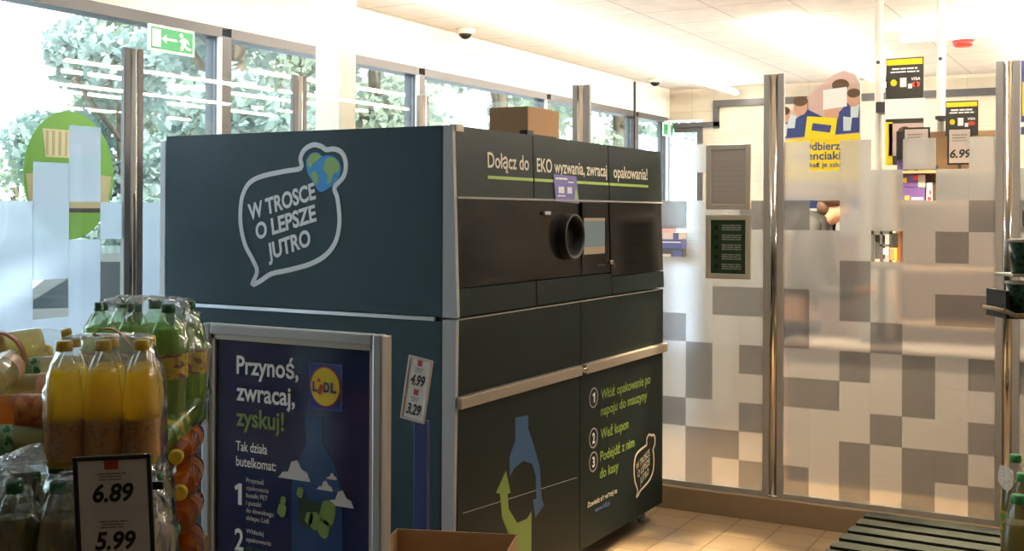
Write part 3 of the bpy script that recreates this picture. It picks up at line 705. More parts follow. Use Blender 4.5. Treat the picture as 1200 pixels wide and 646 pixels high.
def pack(name, label, mat, nx, ny, shape, pet, liq, lab, cap, seed=1, film=True, handle=False, group=None, amp=.006):
    t = thing(name, label, 'drink pack', group=group); t.matrix_world = mat
    S = SHAPES[shape]; r = S['r'] + .001
    for i in range(nx):
        for j in range(ny):
            bottle(t, Matrix.Translation(((2 * i - nx + 1) * r, (2 * j - ny + 1) * r, 0)) @ Matrix.Rotation(random.uniform(0, 6), 4, 'Z'), shape, pet, liq, lab, cap)
    if film: wrap(t, nx, ny, r, S['h'], S['r'], seed=seed, amp=amp)
    if handle:
        b = MB(); P = [(-nx * r * .30 + k / 12 * nx * r * .75, .012 - .02 * k / 12, S['h'] + .004 + .030 * math.sin(math.pi * k / 12) - .025 * k / 12) for k in range(13)]
        A = [[b.bm.verts.new(Vector(p) + Vector((0, s * .013, e))) for p in P] for s in (-1, 1) for e in (0, .002)]
        for i in range(12):
            for q0, q1 in ((0, 1), (1, 3), (3, 2), (2, 0)): b._f([A[q0][i], A[q0][i + 1], A[q1][i + 1], A[q1][i]])
        b.build('carry_handle', 'handle_brown', t, True)
    return t
def place(x, y, z, rz=0.0, tilt=None):
    m = Matrix.Translation((x, y, z)) @ Matrix.Rotation(rz, 4, 'Z')
    if tilt: m = m @ Matrix.Rotation(tilt[0], 4, tilt[1])
    return m
def lying(cx, cy, cz, ang, r, length, roll=0.0):
    """bottle lying flat; its mouth points along ang"""
    d = Vector((math.cos(ang), math.sin(ang), roll)).normalized()
    return Matrix.Translation(Vector((cx, cy, cz)) - d * length / 2) @ d.to_track_quat('Z', 'Y').to_matrix().to_4x4()
def inview(u, v, Y):
    """metres right of, below and ahead of the photographer, as a point in the room"""
    return Vector((2.40463, -3.74652, 1.7)) + CR * (u * Y) - CU * (v * Y) + CF * Y

TZ = .80   # display table top
tb = thing('display_table', 'low promotion table under the bottle packs at lower left', 'table', tuple(Vector((2.40463, -3.74652, 0)) + CR * -1.42 + CF * 2.90 - Vector((0, 0, (CR * -1.42 + CF * 2.90).z))))
rt = Matrix.Rotation(yaw, 4, 'Z')
MB().box(-.62, .58, -.70, .28, TZ - .04, TZ, .004, rt).build('table_top', 'wood', tb)
for sx in (-1, 1):
    for sy in (-1, 1): MB().box(-.02 + sx * .55 - .025, -.02 + sx * .55 + .025, -.21 + sy * .44 - .025, -.21 + sy * .44 + .025, 0, TZ - .04, .003, rt).build('leg', 'metal_dark', tb)
# lower tier
r40 = yaw + math.radians(-2)
pj = math.atan2(.936, .351)
def ahead(X_, Y_): return tuple((Vector((2.40463, -3.74652, 0)) + CR * X_ + CF * Y_)[:2])
for X_, Y_, ny, lab, sd, txt in ((-1.16, 2.50, 2, 'label_olive', 3, 'wrapped pack of olive drink bottles at the bottom left corner of the heap'), (-.885, 2.50, 2, 'label_olive', 5, 'wrapped pack of olive drink bottles right behind the 6.89 price tag'),
                                 (-1.24, 2.735, 3, 'label_green', 7, 'wrapped pack of olive drink bottles under the lying orange labelled bottle'), (-.965, 2.735, 3, 'label_olive', 8, 'wrapped pack of olive drink bottles under the yellow juice pack'),
                                 (-1.06, 3.03, 3, 'label_olive', 9, 'wrapped pack of olive drink bottles under the green soda pack')):
    pack('bottle_pack', txt, place(*ahead(X_, Y_), TZ, yaw), 3, ny, 'plain', 'pet_clear', 'drink_olive', lab, 'cap_dark_green', sd, amp=.012)
# upper tier
pack('juice_pack', 'wrapped pack of upright yellow juice bottles with yellow caps, brown carry handle', place(.290, -1.892, 1.118, pj - .55), 3, 2, 'juice', 'pet_clear', 'juice_yellow', 'label_juice', 'cap_yellow', 11, handle=True)
pack('soda_pack', 'wrapped pack of big green soda bottles behind the yellow juice', place(.02, -1.525, 1.118, yaw - .25), 3, 2, 'soda', 'pet_green', 'drink_lime', 'label_soda', 'cap_dark_green', 13, amp=.012)
def lb(label, u, v, Y, ang, shape, liq, lab, cap, roll=0.0, pet='pet_clear'):
    p = inview((u - 600) / 1334.17, (v - 246.6) / 1334.17, Y); S = SHAPES[shape]
    bottle(None, lying(p.x, p.y, p.z, ang, S['r'], S['h'], roll), shape, pet, liq, lab, cap, (label, 'loose bottles lying in the heap'))
lb('orange labelled bottle lying lowest at the left edge of the heap', 14, 484, 2.72, yaw + math.pi + .1, 'plain', 'juice_orange', 'label_orange', 'cap_yellow')
lb('peach labelled bottle lying on the orange one, beside the juice pack', 38, 458, 2.86, yaw + math.pi + .15, 'plain', 'drink_pale', 'label_peach', 'cap_yellow')
lb('green labelled bottle lying beside the left end of the juice pack', 56, 437, 2.98, yaw + .4, 'plain', 'drink_pale', 'label_green', 'cap_dark_green', .06)
lb('pale bottle lying with its yellow cap toward the viewer, at the left frame edge', -2, 441, 2.80, yaw - 1.35, 'plain', 'drink_pale', 'label_peach', 'cap_yellow', -.05)
lb('pale bottle on top of the heap with its yellow cap up and right', 12, 408, 3.05, yaw + .25, 'plain', 'drink_pale', 'label_peach', 'cap_yellow', .22)
lb('pale bottle on top of the heap lying away behind the handle strap', 4, 425, 3.15, yaw + 1.1, 'plain', 'drink_pale', 'label_olive', 'cap_yellow', .1)
lb('green labelled bottle lying under the crumpled film at left', 22, 520, 2.66, yaw + .5, 'plain', 'drink_olive', 'label_green', 'cap_green', -.1)
# right side of the heap, seen between tag and poster
lb('red labelled bottle lying with a yellow cap, top of the orange heap', 214, 522, 3.05, yaw - 1.40, 'plain', 'juice_orange', 'label_red', 'cap_yellow')
lb('orange bottle lying with a yellow cap under the red labelled one', 216, 562, 3.02, yaw - 1.36, 'plain', 'juice_orange', 'label_orange', 'cap_yellow')
lb('orange bottle lying with a small green cap in the orange heap', 212, 604, 3.02, yaw - 1.42, 'plain', 'juice_orange', 'label_orange', 'cap_green')
lb('orange bottle lying lowest in the orange heap beside the poster', 219, 644, 3.02, yaw - 1.30, 'plain', 'juice_orange', 'label_orange', 'cap_green')
lb('lime bottle lying with its base toward the viewer, right of the juice pack', 210, 490, 3.05, yaw + 1.35, 'plain', 'drink_lime', 'label_dark', 'cap_dark_green', .35, 'pet_green')
# crumpled film lying over the pack at left
def crumple(name, label, c, rx, ry, rz, seed, sub=4):
    bm = bmesh.new(); bmesh.ops.create_icosphere(bm, subdivisions=sub, radius=1); rnd = random.Random(seed)
    bs = [(Vector((rnd.gauss(0, 1), rnd.gauss(0, 1), rnd.gauss(0, 1))).normalized(), rnd.uniform(.35, .8)) for _ in range(26)]
    for v in bm.verts:
        n = v.co.normalized(); s = 1.0
        for d, t_ in bs: s = min(s, t_ / max(.05, n.dot(d)) if n.dot(d) > t_ else s)
        s += rnd.uniform(-.03, .03); v.co = Vector((n.x * rx, n.y * ry, n.z * rz)) * s
    me = bpy.data.meshes.new(name); bm.to_mesh(me); bm.free(); me.materials.append(M['crumpled_film'])
    o = link(name, me); o.location = c; o.rotation_euler = (0, 0, yaw)
    return tag(o, label, 'plastic film')
crumple('plastic_film', 'crumpled clear plastic film over the bottles at the lower left edge', inview((28 - 600) / 1334.17, (538 - 246.6) / 1334.17, 2.47), .085, .09, .055, 4)
# brown carry strap of a lying pack
b = MB(); p0 = [inview((u - 600) / 1334.17, (v - 246.6) / 1334.17, 2.92) for u, v in ((0, 390), (10, 393), (20, 400), (26, 410), (29, 420), (31, 432))]
A = [[b.bm.verts.new(p + CF * s + CU * e) for p in p0] for s in (-.016, .016) for e in (0, .002)]
for i in range(len(p0) - 1):
    for q0, q1 in ((0, 1), (1, 3), (3, 2), (2, 0)): b._f([A[q0][i], A[q0][i + 1], A[q1][i + 1], A[q1][i]])
tag(b.build('carry_strap', 'handle_brown', None, True), 'brown carry strap curving over the pale bottles at the left edge', 'strap')
# tags
pt = inview((90 - 600) / 1334.17, (650 - 246.6) / 1334.17, 2.25)
price_tag('price_tag', 'black framed price tag reading 6.89 and 5.99 before the juice pack', (pt.x, pt.y, 1.005), (0, math.radians(-3), yaw), .155, .207, ('6.89', '5.99'), True, .034, .082)
b = MB().box(-.010, .165, .014, .026, .14, .156, .002)
o = b.build('tag_rail', 'plastic_black'); o.location = (pt.x, pt.y, 1.005); o.rotation_euler = (0, 0, yaw); tag(o, 'black rail clipped behind the 6.89 price tag', 'rail')
tp = thing('tag_post', 'dark blue upright post behind the poster, before the machine', 'post', (.222, -.47, 0))
MB().box(-.026, .026, -.012, .012, .015, .985, .003).build('post_profile', 'post_navy', tp)
MB().box(-.12, .12, -.12, .12, 0, .015, .003).build('base_plate', 'metal_dark', tp)
price_tag('price_tag', 'tilted price tag reading 4.99 and 3.29 on the blue post', (.150, -.50, .990), (0, math.radians(9), math.radians(2)), .098, .222, ('4.99', '3.29'), False, .036, .058)
# open cardboard box corner at the bottom
cb = thing('cardboard_box', 'open cardboard box whose corner pokes up at the bottom centre', 'box', (.42, -.62, .02), rot=(0, 0, math.radians(20)))
b = MB()
w_, d_, h_ = .21, .16, .60
for (a, c, d, e) in ((-w_, w_, -d_, -d_ + .006), (-w_, w_, d_ - .006, d_), (-w_, -w_ + .006, -d_, d_), (w_ - .006, w_, -d_, d_)): b.box(a, c, d, e, 0, h_)
b.box(-w_, w_, -d_, d_, 0, .006).build('box_walls', 'cardboard', cb)
# box on top of the machine
bx = thing('cardboard_box', 'small brown cardboard box standing on top of the machine', 'box', (-.36, 1.33, ZT - .002))
MB().box(-.11, .11, -.17, .17, 0, .185, .004).build('box_walls', 'cardboard', bx)
MB().box(-.112, .112, -.03, .03, .184, .187).build('packing_tape', 'basket_tan', bx)

# ================================================================== right foreground
cr = thing('slatted_platform', 'low dark green slatted display platform at the lower right', 'platform', (1.72, 1.42, 0), rot=(0, 0, math.radians(-2)))
for k in range(8):
    y = .47 - k * .145
    b = MB(); b.prism([(-.52, y - .046), (-.505, y - .052), (.62, y - .052), (.64, y - .04), (.64, y + .036), (.62, y + .044), (-.505, y + .044), (-.52, y + .038)], .205, .25, lambda u, v, q: (u, v, q)); b.build('slat', 'slat_green', cr)
for x in (-.46, .06, .58): MB().box(x - .04, x + .04, -.62, .53, .10, .205, .004).build('bearer', 'black_matte', cr)
for x in (-.46, .06, .58):
    for y in (-.55, -.04, .46): MB().box(x - .04, x + .04, y - .05, y + .05, 0, .10, .004).build('block', 'black_matte', cr)
# stack base and bottles at right edge
bs = thing('display_crate', 'dark display crate under the water bottles at the right edge', 'crate', tuple(Vector((2.40463, -3.74652, 0)) + Vector((CR.x, CR.y, 0)) * 1.287 + Vector((CF.x, CF.y, 0)) * 2.98), rot=(0, 0, yaw - math.atan(1.287 / 2.98)))
b = MB()
b.box(.0, .40, .0, .84, 0, .02).box(.0, .40, .0, .02, .02, .606).box(.0, .40, .82, .84, .02, .606).box(.0, .02, .02, .82, .02, .606).box(.38, .40, .02, .82, .02, .606)
b.build('crate_walls', 'metal_dark', bs); MB().box(.0, .40, .0, .84, .606, .621).build('crate_lid', 'metal_dark', bs)
for i, (u, v, Y, lab_) in enumerate(((1193, 588, 3.10, 'bottle with a green cap nearest in the pack at the right edge'), (1199, 556, 3.36, 'bottle with a green cap in the middle of the pack at the right edge'), (1190, 530, 3.62, 'bottle with a green cap farthest back in the pack at the right edge'))):
    p = inview((u - 600) / 1334.17, (v - 246.6) / 1334.17, Y)
    bottle(None, place(p.x, p.y, .622), 'plain', 'pet_clear', 'drink_olive', 'label_dark', 'cap_green', (lab_, 'green capped bottles at right'))
crumple('plastic_film', 'crumpled clear shrink film bunched beside the green capped bottles', inview((1178 - 600) / 1334.17, (560 - 246.6) / 1334.17, 3.32), .036, .05, .070, 8)
# rack of dark cups
rk = thing('cup_rack', 'dark standing rack at the right edge holding dark green cups', 'rack', (2.052, .594, 0), rot=(0, 0, yaw))
MB().box(.02, .06, -.02, .02, 0, 1.78, .003).build('upright', 'metal_dark', rk)
MB().box(-.12, .25, -.05, .2, 0, .03, .004).build('base_plate', 'metal_dark', rk)
MB().box(-.10, .25, -.08, .07, 1.487, 1.497, .003).build('tray', 'tray_white', rk)
sh = MB().box(-.11, .25, -.09, .09, 1.345, 1.352, .002).build('tray', 'black_matte', rk)
MB().path([(-.13, -.09, 1.372), (-.10, -.10, 1.358), (.10, -.10, 1.365), (.25, -.10, 1.36)], .008).path([(-.13, -.09, 1.372), (-.135, .0, 1.374), (-.13, .09, 1.372), (.25, .09, 1.37)], .008).build('tray_hoop', 'basket_tan', sh)
MB().box(-.125, -.112, -.08, .08, 1.345, 1.44).build('tray_guard', 'black_matte', sh)
def cup(lab_, x, z):
    t = thing('plant_cup', lab_, 'cup', group='dark cups on the rack'); t.matrix_world = Matrix.Translation((2.052, .594, 0)) @ Matrix.Rotation(yaw, 4, 'Z') @ Matrix.Translation((x, -.03, z))
    MB().lathe([(.026, 0), (.037, .112)], seg=24).build('cup_body', 'pot_print', t)
    MB().lathe([(.0375, .108), (.040, .110), (.040, .118), (.035, .120)], seg=24).build('rim', 'tray_white', t)
cup('dark green printed cup on the upper tray of the rack, nearer the glass', -.056, 1.497)
cup('dark green printed cup on the upper tray at the very right edge', .026, 1.497)
cup('dark green printed cup on the lower tray with the tan hoop', -.064, 1.352)
cup('dark green printed cup on the lower tray at the very right edge', .018, 1.352)
MB().box(-.035, .06, -.04, .0, 1.66, 1.72, .004).build('clip', 'plastic_black', rk)

# ================================================================== signs on the window wall
ex = thing('exit_sign', 'green exit sign with running figure and left arrow high on the window', 'sign', (-2.95, 1.26, 2.69))
MB().box(-.014, .0, 0, .385, 0, .165, .003).build('sign_plate', 'sign_cream', ex)
MB().box(-.045, -.014, .1, .14, .12, .17).box(-.045, -.014, .26, .30, .12, .17).build('wall_bracket', 'frame_light', ex)
g = MB().box(.0, .002, .018, .367, .016, .149).build('green_field', 'sign_green', ex)
fe = lambda u, v, q: (.002 + q, u, v)
MB().prism([(.028, .028), (.095, .028), (.095, .137), (.028, .137)], 0, .001, fe).build('door_symbol', 'sign_cream', g)
MB().prism([(.102, .084), (.142, .112), (.142, .092), (.232, .090), (.232, .077), (.142, .077), (.142, .056)], 0, .001, fe).build('arrow_symbol', 'sign_cream', g)
b = MB().prism([(.267 + .015 * math.cos(k * .45), .122 + .015 * math.sin(k * .45)) for k in range(14)], 0, .001, fe)
b.prism([(.235, .086), (.255, .082), (.262, .098), (.290, .110), (.325, .098), (.336, .076), (.324, .072), (.312, .086), (.304, .086), (.308, .062), (.335, .048), (.352, .050), (.350, .036), (.318, .036), (.290, .056), (.284, .030), (.262, .024), (.262, .046), (.270, .070), (.262, .080)], 0, .001, fe)
b.build('running_figure', 'sign_cream', g)
ex2 = thing('exit_sign', 'small far exit sign hanging by the end of the window wall', 'sign', (-2.94, 9.72, 2.68))
MB().box(-.01, 0, 0, .36, 0, .17, .003).build('sign_plate', 'sign_cream', ex2)
g2 = MB().box(0, .002, .02, .34, .018, .152).build('green_field', 'sign_green', ex2)
MB().prism([(.16, .03), (.25, .03), (.25, .14), (.16, .14)], 0, .001, fe).build('door_symbol', 'sign_cream', g2)
MB().box(-.05, -.01, .16, .2, .1, .2).build('wall_bracket', 'frame_light', ex2)
# round green sticker on the window
sk = thing('window_sticker', 'round green sticker with a cream basket picture on the left window', 'sticker', (-2.99, .755, 1.905))
fk = lambda u, v, q: (-.05 + q, u, v)
disc = [(.315 * math.cos(2 * math.pi * k / 48), .372 * math.sin(2 * math.pi * k / 48)) for k in range(48)]
MB().prism(disc, -.0005, .001, fk).build('disc', 'sticker_green', sk)
b = MB().prism([(-.17, .10), (.20, .10), (.22, .26), (-.19, .26)], .001, .002, fk); b.build('basket_picture', 'sticker_cream', sk)
b = MB()
for k in range(9): b.prism([(-.165 + k * .042, .11), (-.150 + k * .042, .11), (-.150 + k * .044, .25), (-.168 + k * .044, .25)], .002, .003, fk)
b.build('basket_slats', 'sticker_tan', sk)
MB().prism([(-.27, -.19), (.27, -.19), (.30, .0), (-.0, .03), (-.30, .0)], .001, .002, fk).build('tan_band', 'sticker_tan', sk)
bars([(-.12, -.06, .32, .015), (-.12, -.10, .32, .012)], 'sticker_green', sk, lambda u, v, q: (-.048 + q, u, v))
MB().prism([(-.25, -.215), (.25, -.215), (.25, -.19), (-.25, -.19)], .001, .002, fk).build('dark_line', 'metal_dark', sk)

# dome cameras and alarm
for lab_, x, y in (('small white dome camera under the ceiling above the machine', -2.80, 4.72), ('small far white dome camera near the end of the window wall', -2.72, 8.9)):
    t = thing('dome_camera', lab_, 'camera', (x, y, ZC), 'ceiling dome cameras')
    MB().lathe([(.075, -.045), (.085, -.03), (.085, 0)], seg=24).build('housing', 'pole_white', t)
    MB().lathe([(.004, -.09), (.03, -.083), (.05, -.065), (.058, -.044)], seg=24).build('dark_dome', 'black_gloss', t)
t = thing('fire_alarm', 'small red round alarm on the ceiling at upper right', 'alarm', (.93, 7.3, ZC))
MB().lathe([(.07, -.07), (.09, -.05), (.09, -.015)], seg=24).build('sounder', 'alarm_red', t)
MB().lathe([(.06, -.016), (.06, 0)], seg=24).build('base', 'pole_white', t)

# ceiling lamp rows
lamp0 = None
def lamp(x, y, l, label):
    global lamp0
    t = thing('ceiling_lamp', label, 'lamp', (x, y, 3.17), 'long ceiling lamps')
    if lamp0 is None:
        lamp0 = t
        MB().box(-.010, .010, 0, 1.46, .034, .060, .003).build('housing', 'lamp_body', t)
        MB().box(-.03, .03, .01, 1.45, .0, .034, .008).build('light_tube', 'lamp_tube', t)
        b = MB()
        for q in (.25, 1.2): b.tube((0, q, .06), (0, q, .13), .006, 8)
        b.build('hanger', 'lamp_body', t)
    else:
        for ch in list(lamp0.children):
            c = ch.copy(); COL.objects.link(c); c.parent = t
    return t
for row, x, y0, n in (('window side', -2.03, 0.9, 6), ('second', -0.25, 5.4, 3), ('middle', 1.55, 0.9, 6), ('fourth', 3.3, 3.9, 4), ('far', 5.1, 0.9, 6)):
    for k in range(n): lamp(x, y0 + 1.5 * k, 1.5, 'long bright ceiling lamp in the %s row running along the windows' % row)

for k in range(1): lamp(.55, 6.35, 1.5, 'long bright ceiling lamp lying crosswise above the checkout').rotation_euler = (0, 0, -math.pi / 2)
def downlight(x, y, w, label):  # added out-of-view spots to brighten the floor, not fixtures of the shop
    t = thing('added_downlight', label, 'lamp', (x, y, ZC), 'added unseen downlights')
    MB().lathe([(.06, -.03), (.075, -.03), (.085, 0), (.05, 0)], seg=24, caps=False).build('trim_ring', 'lamp_body', t)
    MB().lathe([(.058, -.012), (.001, -.012)], seg=24, caps=False).build('light_disc', 'lamp_tube', t)
    d = bpy.data.lights.new('spot', 'SPOT'); d.energy = w; d.color = (1.0, .78, .50); d.spot_size = math.radians(75); d.spot_blend = .6; d.shadow_soft_size = .06
    o = link('spot', d, t); o.location = (0, 0, -.04)
for x in (-.6, .3, 1.2, 2.1): downlight(x, 2.92, 1600, 'added unseen warm downlight over the floor behind the frosted panels')
for x in (1.25, 1.9): downlight(x, 1.6, 60, 'added unseen warm downlight over the tiles in front of the machine')
# ================================================================== beyond the partition: checkout
pole_lbl = ('white round pole at left, rising beside the payment poster', 'white round pole at right, rising beside the second payment poster')
for x, l in ((.820, pole_lbl[0]), (1.216, pole_lbl[1])):
    t = thing('checkout_pole', l, 'pole', (x, 4.15, 0), 'white checkout poles')
    MB().tube((0, 0, .0), (0, 0, ZC), .028, 20).build('pole', 'pole_white', t); MB().lathe([(.07, 0), (.07, .015), (.03, .03)]).build('base_plate', 'pole_white', t)
    MB().tube((0, -.032, 2.72), (0, -.02, 2.72), .012).build('fixing', 'metal_dark', t)
def flat_sign(name, label, cat, x0, x1, z0, z1, y, th, mat):
    t = thing(name, label, cat, (x0, y, z0)); s = MB().box(0, x1 - x0, 0, th, 0, z1 - z0, .002).build('board', mat, t); return t, s
# arch-topped poster
ap = thing('arched_display', 'arch topped cardboard display with people and yellow caption, seen over the frosting', 'display', (.38, 4.3, 0))
arch = [(-.34, .0), (.285, .0), (.285, 2.60), (.25, 2.67), (.17, 2.70), (.10, 2.675), (.0, 2.60), (-.15, 2.47), (-.28, 2.40), (-.34, 2.37)]
ad = MB().prism(arch, 0, .03, lambda u, v, q: (u, q, v)).build('board', 'poster_rose', ap)
fa = lambda u, v, q: (u - .38, -.0005 - q, v)
MB().prism([(.045, 1.93), (.66, 1.93), (.66, 2.26), (.34, 2.24), (.045, 2.22)], 0, .002, fa).build('yellow_panel', 'poster_yellow', ad)
MB().prism([(.045, 2.235), (.66, 2.265), (.66, 2.56), (.60, 2.50), (.53, 2.42), (.45, 2.36), (.30, 2.44), (.20, 2.36), (.045, 2.36)], .0, .0015, fa).build('crowd_clothes', 'poster_navy', ad)
b = MB()
for u, v, r in ((.13, 2.40, .045), (.25, 2.46, .05), (.62, 2.50, .045), (.47, 2.40, .05)): b.prism([(u + r * math.cos(k * .4), v + r * 1.25 * math.sin(k * .4)) for k in range(16)], .0016, .0026, fa)
b.build('crowd_faces', 'skin', ad)
b = MB()
for u, v, r in ((.13, 2.435, .046), (.25, 2.50, .052), (.62, 2.54, .046), (.53, 2.60, .06)): b.prism([(u + r * math.cos(k * .4), v + r * .7 * math.sin(k * .4)) for k in range(16)], .0027, .0034, fa)
b.build('crowd_hair', 'hair', ad)
b = MB()
for u, v in ((.10, 2.30), (.16, 2.36), (.60, 2.42), (.55, 2.33)): b.prism([(u, v - .05), (u + .05, v - .05), (u + .06, v + .04), (u, v + .05)], .0016, .0024, fa)
b.build('crowd_shirts', 'poster_sky', ad)
MB().prism([(.41, 2.43), (.575, 2.45), (.575, 2.585), (.41, 2.57)], .004, .006, fa).build('white_card', 'print_white', ad)
yc = MB().prism([(.28, 2.235), (.49, 2.215), (.51, 2.37), (.30, 2.39)], .004, .008, fa).build('yellow_card', 'poster_yellow', ad)
MB().prism([(.33, 2.29), (.46, 2.27), (.47, 2.32), (.34, 2.34)], .008, .009, fa).build('card_print', 'poster_navy', ad)
MB().prism([(.05, 1.74), (.66, 1.74), (.66, 1.82), (.05, 1.82)], 0, .002, fa).build('blue_band', 'poster_navy', ad); MB().prism([(.05, 1.55), (.66, 1.55), (.66, 1.738), (.05, 1.738)], 0, .002, fa).build('white_field', 'print_white', ad)
def al(txt, u, v, w, cap): return lettering(txt, 'poster_navy', ad, (u - .38, -.0026, v), X, Zv, w, cap, .02)
al('Odbierz', .268, 2.150, .262, .056); al('Talenciaki', .188, 2.083, .345, .056); al('pokaż je szkole', .262, 2.030, .325, .034)
# payment posters
for (x0, x1, z0, z1, lab_) in ((.907, 1.142, 2.02, 2.715, 'tall payment card poster with yellow band on the left white pole'), (1.276, 1.470, 2.20, 2.42, 'small payment card poster with yellow band on the right white pole')):
    t, s = flat_sign('payment_poster', lab_, 'poster', x0, x1, z0, z1, 3.93, .012, 'poster_black')
    w, h = x1 - x0, z1 - z0; k = w / .235
    fq = lambda u, v, q: (u, -.0003 - q, v)
    MB().prism([(.006, h - .045 * k), (w - .006, h - .045 * k), (w - .006, h - .008), (.006, h - .008)], 0, .001, fq).build('yellow_band', 'poster_yellow', s)
    bars([(.04 * k, h - .075 * k, .16 * k, .010), (.03 * k, h - .095 * k, .18 * k, .008)], 'print_white', s, fq)
    cy_ = h - .16 * k
    MB().prism([(.03 * k + .02 * k * (1 + math.cos(a * .52)), cy_ + .022 * k * math.sin(a * .52)) for a in range(12)], 0, .001, fq).build('round_logo', 'logo_yellow', s)
    MB().box(.09 * k, .13 * k, -.0015, -.0003, cy_ - .03 * k, cy_ + .03 * k).box(.14 * k, .165 * k, -.0015, -.0003, cy_ - .04 * k, cy_ - .01 * k).build('white_logo', 'print_white', s)
    b = MB()
    for dx, mt in ((.180, 0), (.197, 0)): b.prism([((dx + .017 * math.cos(a * .52)) * k, cy_ - .015 * k + .017 * k * math.sin(a * .52)) for a in range(12)], 0, .001, fq)
    b.build('card_logo', 'box_red', s)
    lettering('VISA', 'print_white', s, (.160 * k, -.0003, cy_ + .012 * k), X, Zv, .055 * k, .018 * k, .03, .2)
    if h > .5:
        MB().box(-.004, w + .01, -.003, -.0004, .30, .43).build('glare_sheet', 'print_white', s)
        MB().box(.02, w, -.003, -.0004, .06, .27).build('rose_picture', 'poster_rose', s)
        MB().prism([(.12 + .05 * math.cos(a * .4), .2 + .05 * math.sin(a * .4)) for a in range(16)], .003, .004, fq).build('picture_hair', 'hair', s)
        MB().box(.0, .045, -.003, -.0004, .0, .28).build('yellow_strip', 'poster_yellow', s)
    MB().box(-.065, 0.02, .012, .20, h * .5, h * .6).build('pole_clamp', 'metal_dark', t)
# price signs on the checkout shelf
for x0, x1, z0, z1, lab_, big in ((1.306, 1.452, 2.01, 2.242, 'grey price sign reading 6.99 in a dark frame over the checkout shelf', True), (1.039, 1.204, 2.00, 2.252, 'dark framed price sign mostly hidden behind a frosted square', False)):
    t, s = flat_sign('price_sign', lab_, 'sign', x0, x1, z0, z1, 3.80, .01, 'plastic_black')
    w, h = x1 - x0, z1 - z0; fq = lambda u, v, q: (u, -.0003 - q, v)
    MB().prism([(.012, .012), (w - .012, .012), (w - .012, h - .012), (.012, h - .012)], 0, .001, fq).build('price_card', 'board_grey', s)
    bars([(.03, h - .05, .09, .008), (.03, h - .068, .08, .008), (.03, h - .085, .09, .006)], 'ink_grey', s, lambda u, v, q: (u, -.0013 - q, v))
    if big: lettering('6.99', 'ink', s, (.016, -.0013, .045), X, Zv, .125, .05, .03, .2)
    MB().box(w / 2 - .01, w / 2 + .01, .0, .012, -.03, 0).build('sign_foot', 'metal_dark', t)
# shelf unit
su = thing('checkout_shelf', 'brown wooden checkout shelf behind the right frosted panel', 'shelf', (1.0, 3.78, 0))
MB().box(.0, .64, .30, .32, 0, 2.24).build('back_panel', 'wood', su)
for x in (-.02, .64): MB().box(x, x + .02, 0, .32, 0, 1.98).build('side_panel', 'wood', su)
for z in (.1, .55, 1.0, 1.35, 1.765, 1.96): MB().box(0, .64, .0, .30, z, z + .018).build('shelf_board', 'wood', su)
def goods(label, cat, nm, x0, x1, y0, y1, z0, z1, mat, deco=None, grp='boxes on the checkout shelf'):
    t = thing(nm, label, cat, (x0, y0, z0), grp)
    MB().box(0, x1 - x0, 0, y1 - y0, 0, z1 - z0, .003).build('carton', mat, t)
    if deco:
        fq = lambda u, v, q: (u, -.0003 - q, v)
        for (a, c, d, e, mt) in deco: MB().prism([(a, d), (c, d), (c, e), (a, e)], 0, .001, fq).build('carton_print', mt, t)
    return t
goods('violet chocolate box, lower of two seen through the clear square', 'box', 'chocolate_box', 1.03, 1.172, 3.82, 4.05, 1.783, 1.868, 'choc_violet', [(.02, .045, .01, .035, 'logo_yellow'), (.06, .13, .01, .025, 'paper')])
goods('violet chocolate box with red patch, upper of two seen through the clear square', 'box', 'chocolate_box', 1.03, 1.175, 3.82, 4.05, 1.872, 1.955, 'choc_violet', [(.0, .03, .03, .06, 'logo_yellow'), (.075, .10, .045, .075, 'logo_red'), (.10, .143, .0, .08, 'board_grey')])
goods('white carton with red swirl beside the chocolate boxes', 'box', 'carton_box', 1.18, 1.215, 3.82, 4.0, 1.783, 1.90, 'print_white', [(.008, .028, .005, .03, 'logo_red'), (.018, .03, .04, .07, 'tag_red')])
goods('violet sweets box standing on top of the shelf by the left pole', 'box', 'sweets_box', 1.00, 1.035, 3.82, 4.0, 1.978, 2.05, 'choc_violet')
goods('tall black display block beside the hidden price sign', 'box', 'display_block', 1.0, 1.037, 3.79, 3.81, 2.052, 2.23, 'plastic_black')
goods('little dark packet left of the 6.99 sign', 'packet', 'packet', 1.225, 1.245, 3.82, 3.86, 1.978, 2.01, 'ink')
goods('red and yellow carton beside the black terminal stand', 'box', 'carton_box', 1.008, 1.05, 3.55, 3.63, 1.415, 1.49, 'box_red', [(.030, .042, 0, .075, 'logo_yellow')])
# terminal stand
ts = thing('terminal_stand', 'black metal terminal stand seen through a clear square in the frosting', 'stand', (.95, 3.575, 0))
b = MB()
for x in (-.06, -.005, .05): b.box(x, x + .016, 0, .02, 1.38, 1.60)
b.box(-.06, .07, 0, .02, 1.575, 1.60).box(-.005, .06, 0, .02, 1.50, 1.512); b.build('frame', 'metal_dark', ts)
MB().box(.066, .10, -.01, .03, 1.49, 1.585, .002).build('card_reader', 'plastic_black', ts)
MB().box(-.08, .12, -.08, .08, 1.36, 1.38).build('shelf_plate', 'metal_dark', ts)
MB().box(-.01, .03, -.02, .02, .92, 1.36).build('stem', 'metal_dark', ts); MB().box(-.10, .12, -.10, .10, .902, .92).build('base_plate', 'metal_dark', ts)
MB().box(.02, .05, -.03, -.025, 1.45, 1.49).build('hanging_card', 'profile_grey', ts)
carry = MB().box(-.04, .02, .021, .03, 1.42, 1.57).build('screen_back', 'metal_dark', ts)
